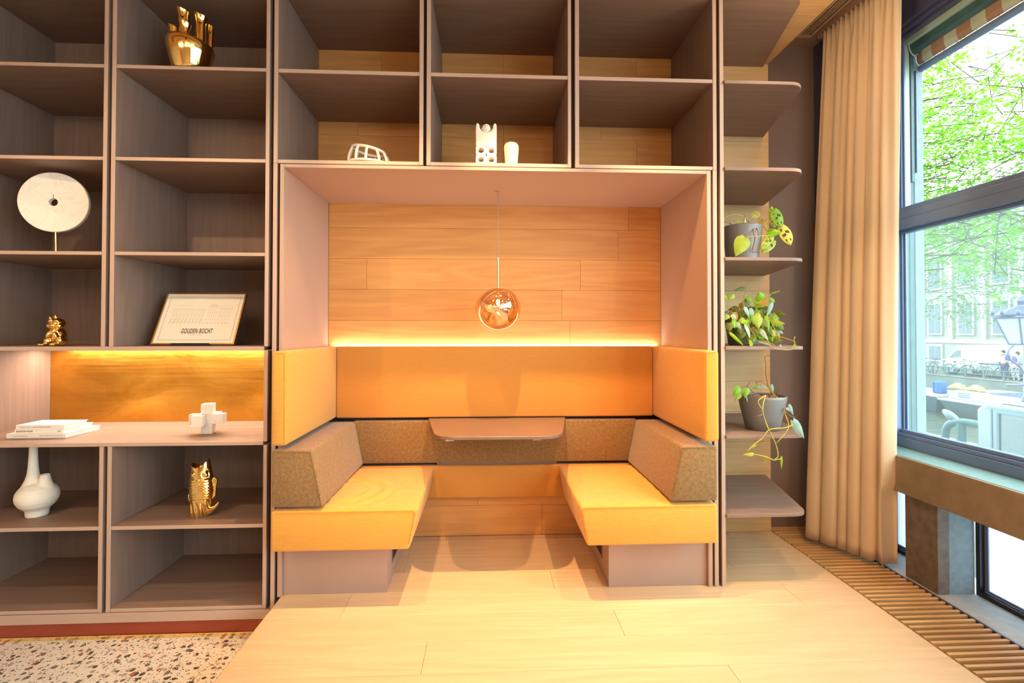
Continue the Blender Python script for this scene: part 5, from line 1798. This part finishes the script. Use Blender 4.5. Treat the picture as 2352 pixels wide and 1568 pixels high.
nvn = thing('grey_van', 'pale grey van parked close outside the window', 'van', (7.0, 1.2, -1.5))
obj('body', prism([(3.22, -1.15), (3.22, 0.42), (3.10, 0.505), (-2.0, 0.505), (-2.1, 0.40), (-2.1, -1.15)], 6.0, 7.9, 'x', 0.05, 3), M['van_grey'], nvn, 40)
obj('roof_panel', box(6.10, 7.8, -1.9, 3.0, 0.5055, 0.525, 0.008), M['van_white'], nvn)
obj('side_window', prism([(2.90, -0.55), (2.90, 0.34), (2.86, 0.38), (0.9, 0.38), (0.86, 0.34), (0.86, -0.55)], 5.988, 5.999, 'x', 0.003), M['van_white'], nvn)
obj('window_seal', (lambda bm: (bx(bm, 5.986, 5.9985, 2.93, 2.955, -0.6, 0.42), bx(bm, 5.986, 5.9985, 0.83, 2.93, 0.405, 0.42), bm)[2])(bmesh.new()), M['stone_blue'], nvn)
obj('door_seam', box(5.994, 5.9995, 3.015, 3.03, -1.0, 0.45), M['stone_blue'], nvn)
for y in (2.5, -1.3):
    wheel(None, 6.12, y, -1.16, 0.34, 0.22, nvn)
    wheel(None, 7.78, y, -1.16, 0.34, 0.22, nvn)
obj('bumper_bar', tube(smooth_path([(6.05, 3.20, 0.22), (6.02, 3.40, 0.22), (6.0, 3.56, 0.16), (6.0, 3.62, 0.0), (6.0, 3.60, -0.3)], 5), 0.045, 10), M['teal'], nvn, 40)
obj('bumper_post', tube([(6.02, 3.42, 0.20), (6.02, 3.42, -0.5)], 0.05, 10), M['teal'], nvn, 40)
bm = bmesh.new()
ellipsoid(bm, (6.02, 3.56, 0.27), (0.05, 0.13, 0.05), 12, 8, Matrix.Rotation(0.5, 3, 'X'))
obj('mirror', bm, M['van_grey'], nvn, 0)

# railing on the far quay
rg = thing('quay_railing', 'dark green iron railing along the far quay', 'railing', (27.15, 22, -1.2))
y = 27.4
while y > 12:
    obj('post', box(27.11, 27.19, y - 0.04, y + 0.04, -1.1995, -0.30 if False else -0.68, 0.008), M['rail_green'], rg)
    y -= 1.05
for z in (-0.73, -0.98):
    obj('rail', tube([(27.15, 27.44, z), (27.15, 12, z)], 0.028, 8), M['rail_green'], rg, 40)

# bicycles leaning along the railing
def bicycle(label, y, x=27.55, tilt=0.0, d=1):
    bk = thing('bicycle', label, 'bicycle', (x, y, -1.2498), 'bicycles along the far railing')
    z0 = -1.249
    r = 0.335
    for k, yy in enumerate((y - 0.52 * d, y + 0.52 * d)):
        obj('wheel', tube([(x, yy + r * math.cos(2 * PI * q / 22), z0 + r + 0.016 + r * math.sin(2 * PI * q / 22)) for q in range(22)], 0.016, 5, closed=True), M['rubber'], bk)
    zc = z0 + r + 0.016
    bm = bmesh.new()
    for a, b_ in (((y - 0.52 * d, zc), (y - 0.08 * d, zc - 0.05)), ((y - 0.08 * d, zc - 0.05), (y - 0.22 * d, zc + 0.45)), ((y - 0.52 * d, zc), (y - 0.20 * d, zc + 0.36)), ((y - 0.20 * d, zc + 0.36), (y + 0.34 * d, zc + 0.40)), ((y - 0.08 * d, zc - 0.05), (y + 0.36 * d, zc + 0.34)), ((y + 0.52 * d, zc), (y + 0.33 * d, zc + 0.55))):
        tube([(x, a[0], a[1]), (x, b_[0], b_[1])], 0.017, 6, bm)
    obj('frame', bm, M['rail_green'], bk)
    obj('handlebar', tube([(x - 0.26, y + 0.20 * d, zc + 0.60), (x - 0.2, y + 0.32 * d, zc + 0.58), (x + 0.2, y + 0.32 * d, zc + 0.58), (x + 0.26, y + 0.20 * d, zc + 0.60)], 0.014, 6), M['rubber'], bk)
    bm = bmesh.new()
    ellipsoid(bm, (x, y - 0.23 * d, zc + 0.49), (0.07, 0.13, 0.035), 10, 6)
    obj('saddle', bm, M['rubber'], bk, 0)
for k, y in enumerate((27.75, 26.35, 25.15, 24.05, 23.25, 21.55)):
    bicycle(['bicycle at the far left end of the railing, left of the van nose', 'bicycle standing in front of the nose of the white van', 'bicycle standing before the cab door of the white van', 'bicycle before the middle of the white van side', 'bicycle just left of the two people', 'bicycle just right of the two people'][k], y, 27.62 + 0.05 * (k % 2), 0, 1 if k % 2 else -1)

# two people walking on the far quay
def figure(name, label, x, y, z0, hgt, top, legs, arm_fwd, lean, ponytail):
    pr = thing(name, label, 'person', (x, y, z0), 'people on the far quay')
    k = hgt / 1.7
    J = {'pel': (0, 0, 0.92), 'chest': (0.0, lean * 0.05, 1.25), 'neck': (0, lean * 0.08, 1.45), 'head': (0, lean * 0.10, 1.56), 'crown': (0, lean * 0.10, 1.66),
         'sl': (-0.02, -0.17, 1.40), 'el': (-0.04, -0.21, 1.13), 'hl': (-0.16, -0.17 + arm_fwd, 0.98), 'sr': (0.02, 0.17, 1.40), 'er': (0.0, 0.22, 1.13), 'hr': (-0.12, 0.19 + arm_fwd, 0.96),
         'tl': (0.0, -0.09, 0.86), 'kl': (-0.05, -0.13, 0.48), 'al': (0.03, -0.16, 0.07), 'fl': (-0.09, -0.17, 0.03), 'tr': (0.0, 0.09, 0.86), 'kr': (-0.04, 0.13, 0.48), 'ar': (0.03, 0.10, 0.07), 'fr': (-0.09, 0.10, 0.03)}
    RD = {'pel': 0.135, 'chest': 0.13, 'neck': 0.055, 'head': 0.095, 'crown': 0.07, 'sl': 0.06, 'el': 0.043, 'hl': 0.034, 'sr': 0.06, 'er': 0.043, 'hr': 0.034, 'tl': 0.09, 'kl': 0.06, 'al': 0.042, 'fl': 0.035, 'tr': 0.09, 'kr': 0.06, 'ar': 0.042, 'fr': 0.035}
    E_ = [('pel', 'chest'), ('chest', 'neck'), ('neck', 'head'), ('head', 'crown'), ('chest', 'sl'), ('sl', 'el'), ('el', 'hl'), ('chest', 'sr'), ('sr', 'er'), ('er', 'hr'), ('pel', 'tl'), ('tl', 'kl'), ('kl', 'al'), ('al', 'fl'), ('pel', 'tr'), ('tr', 'kr'), ('kr', 'ar'), ('ar', 'fr')]
    def grow(nm, names, edges, scale_r, mat, root, par=pr):
        me = bpy.data.meshes.new(nm)
        idx = {n_: i for i, n_ in enumerate(names)}
        me.from_pydata([tuple(c * k for c in J[n_]) for n_ in names], [(idx[a], idx[b_]) for a, b_ in edges], [])
        o = bpy.data.objects.new(nm, me)
        C.objects.link(o)
        o.parent = par
        me.materials.append(mat)
        sm = o.modifiers.new('skin', 'SKIN')
        sm.use_smooth_shade = True
        for i, n_ in enumerate(names):
            sv = me.skin_vertices[0].data[i]
            sv.radius = (RD[n_] * k * scale_r,) * 2
            sv.use_root = (n_ == root)
        ss = o.modifiers.new('smooth', 'SUBSURF')
        ss.levels = ss.render_levels = 1
        return o
    names = list(J)
    grow('body', names, E_, 1.0, M['skin'], 'pel')
    tn = ['pel', 'chest', 'neck', 'sl', 'sr', 'el', 'er']
    J2 = dict(J)
    J['neck'] = (0, lean * 0.08, 1.40)
    grow('top', ['pel', 'chest', 'neck', 'sl', 'sr'], [('pel', 'chest'), ('chest', 'neck'), ('chest', 'sl'), ('chest', 'sr')], 1.12, top, 'pel')
    J['neck'] = J2['neck']
    grow('trousers', ['pel', 'tl', 'kl', 'al', 'tr', 'kr', 'ar'], [('pel', 'tl'), ('tl', 'kl'), ('kl', 'al'), ('pel', 'tr'), ('tr', 'kr'), ('kr', 'ar')], 1.18, legs, 'pel')
    bm = bmesh.new()
    off = Vector((x, y, z0))
    ellipsoid(bm, off + Vector((0.025, lean * 0.10, 1.60)) * k, (0.10 * k, 0.105 * k, 0.115 * k), 12, 8)
    if ponytail:
        ellipsoid(bm, off + Vector((0.08, lean * 0.06, 1.45)) * k, (0.05 * k, 0.05 * k, 0.14 * k), 10, 8)
    obj('hair', bm, M['hair_dark'], pr, 0)
    return pr
pa = figure('person', 'person in a pink top and dark trousers on the far quay, blue bag on back', 28.02, 22.90, -1.2499, 1.62, M['cloth_pink'], M['cloth_navy'], 0.06, 1, False)
pb = figure('person', 'dark-haired person in a blue top and patterned trousers on the far quay', 27.95, 22.30, -1.2499, 1.58, M['cloth_blue'], M['cloth_pattern'], -0.03, -1, True)
bm = bmesh.new()
ellipsoid(bm, (28.02, 22.74, -0.02), (0.14, 0.11, 0.20), 12, 8)
obj('backpack', bm, M['cloth_blue'], pa, 0)

# boats
bt = thing('dark_boat', 'dark teal canal boat bow moored at the far quay', 'boat', (22.8, 22.6, -2.6))
obj('hull', hexa([(21.9, 20.6, -2.62), (24.0, 20.6, -2.62), (23.6, 25.6, -2.62), (22.3, 25.6, -2.62)], [(21.7, 20.3, -1.80), (24.3, 20.3, -1.80), (23.9, 26.0, -1.80), (22.0, 26.0, -1.80)], 0.06, 2), M['hull_dark'], bt, 40)
obj('gunwale', hexa([(21.62, 20.25, -1.799), (24.35, 20.25, -1.799), (23.95, 26.1, -1.799), (21.95, 26.1, -1.799)], [(21.62, 20.25, -1.70), (24.35, 20.25, -1.70), (23.95, 26.1, -1.70), (21.95, 26.1, -1.70)], 0.02), M['hull_white'], bt)
wb = thing('white_boat', 'white flat houseboat with vents and a blue solar panel', 'boat', (22.8, 16.5, -2.6))
obj('hull', hexa([(21.9, 12.0, -2.62), (24.2, 12.0, -2.62), (24.0, 20.0, -2.62), (22.1, 20.0, -2.62)], [(21.6, 12.0, -1.90), (24.5, 12.0, -1.90), (24.4, 20.3, -1.90), (21.7, 20.3, -1.90)], 0.05, 2), M['hull_dark'], wb, 40)
obj('deck', box(21.62, 24.45, 12.0, 20.24, -1.899, -1.80, 0.02), M['hull_white'], wb)
obj('cabin', prism([(12.2, -1.799), (20.1, -1.799), (19.7, -1.38), (12.2, -1.38)], 22.0, 24.2, 'x', 0.03, 2), M['hull_white'], wb, 40)
for z in (-1.50, -1.58, -1.66):
    obj('vent_slot', box(21.985, 21.9995, 18.95, 19.55, z - 0.018, z + 0.018), M['win_dark'], wb)
obj('solar_panel', box(22.1, 23.6, 16.9, 18.2, -1.379, -1.33, 0.005), M['solar'], wb)
bm = bmesh.new()
bx(bm, 22.3, 22.7, 20.75, 21.25, -1.698, -1.10, 0.08, 3)
bx(bm, 22.26, 22.30, 20.86, 20.90, -1.60, -1.12, 0.01)
bx(bm, 22.26, 22.30, 21.10, 21.14, -1.60, -1.12, 0.01)
tag(obj('duffel_bag', bm, M['bag_blue'], None, 40, (22.5, 21.0, -1.698)), 'blue bag standing on the deck of the dark boat', 'bag')
for k, y in enumerate((20.05, 19.15)):
    bm = bmesh.new()
    for q in range(5):
        dy, dz = (-0.30, -0.15, 0.02, 0.18, 0.30)[q], (0.10, 0.24, 0.30, 0.20, 0.09)[q]
        ellipsoid(bm, (22.5, y + dy, -1.375 + dz * 0.5), (0.22, 0.15, dz * 0.5), 12, 8)
    r_ = bmesh.ops.remove_doubles(bm, verts=bm.verts, dist=0.001)
    me_o = obj('folded_tarp', bm, M['tarp_yellow'], None, 0, (22.5, y, -1.375))
    md = me_o.modifiers.new('merge', 'REMESH')
    md.mode = 'VOXEL'
    md.voxel_size = 0.03
    tag(me_o, ['yellow heaped tarp on the houseboat roof, nearer the blue bag', 'yellow heaped tarp on the houseboat roof, farther from the blue bag'][k], 'tarp')
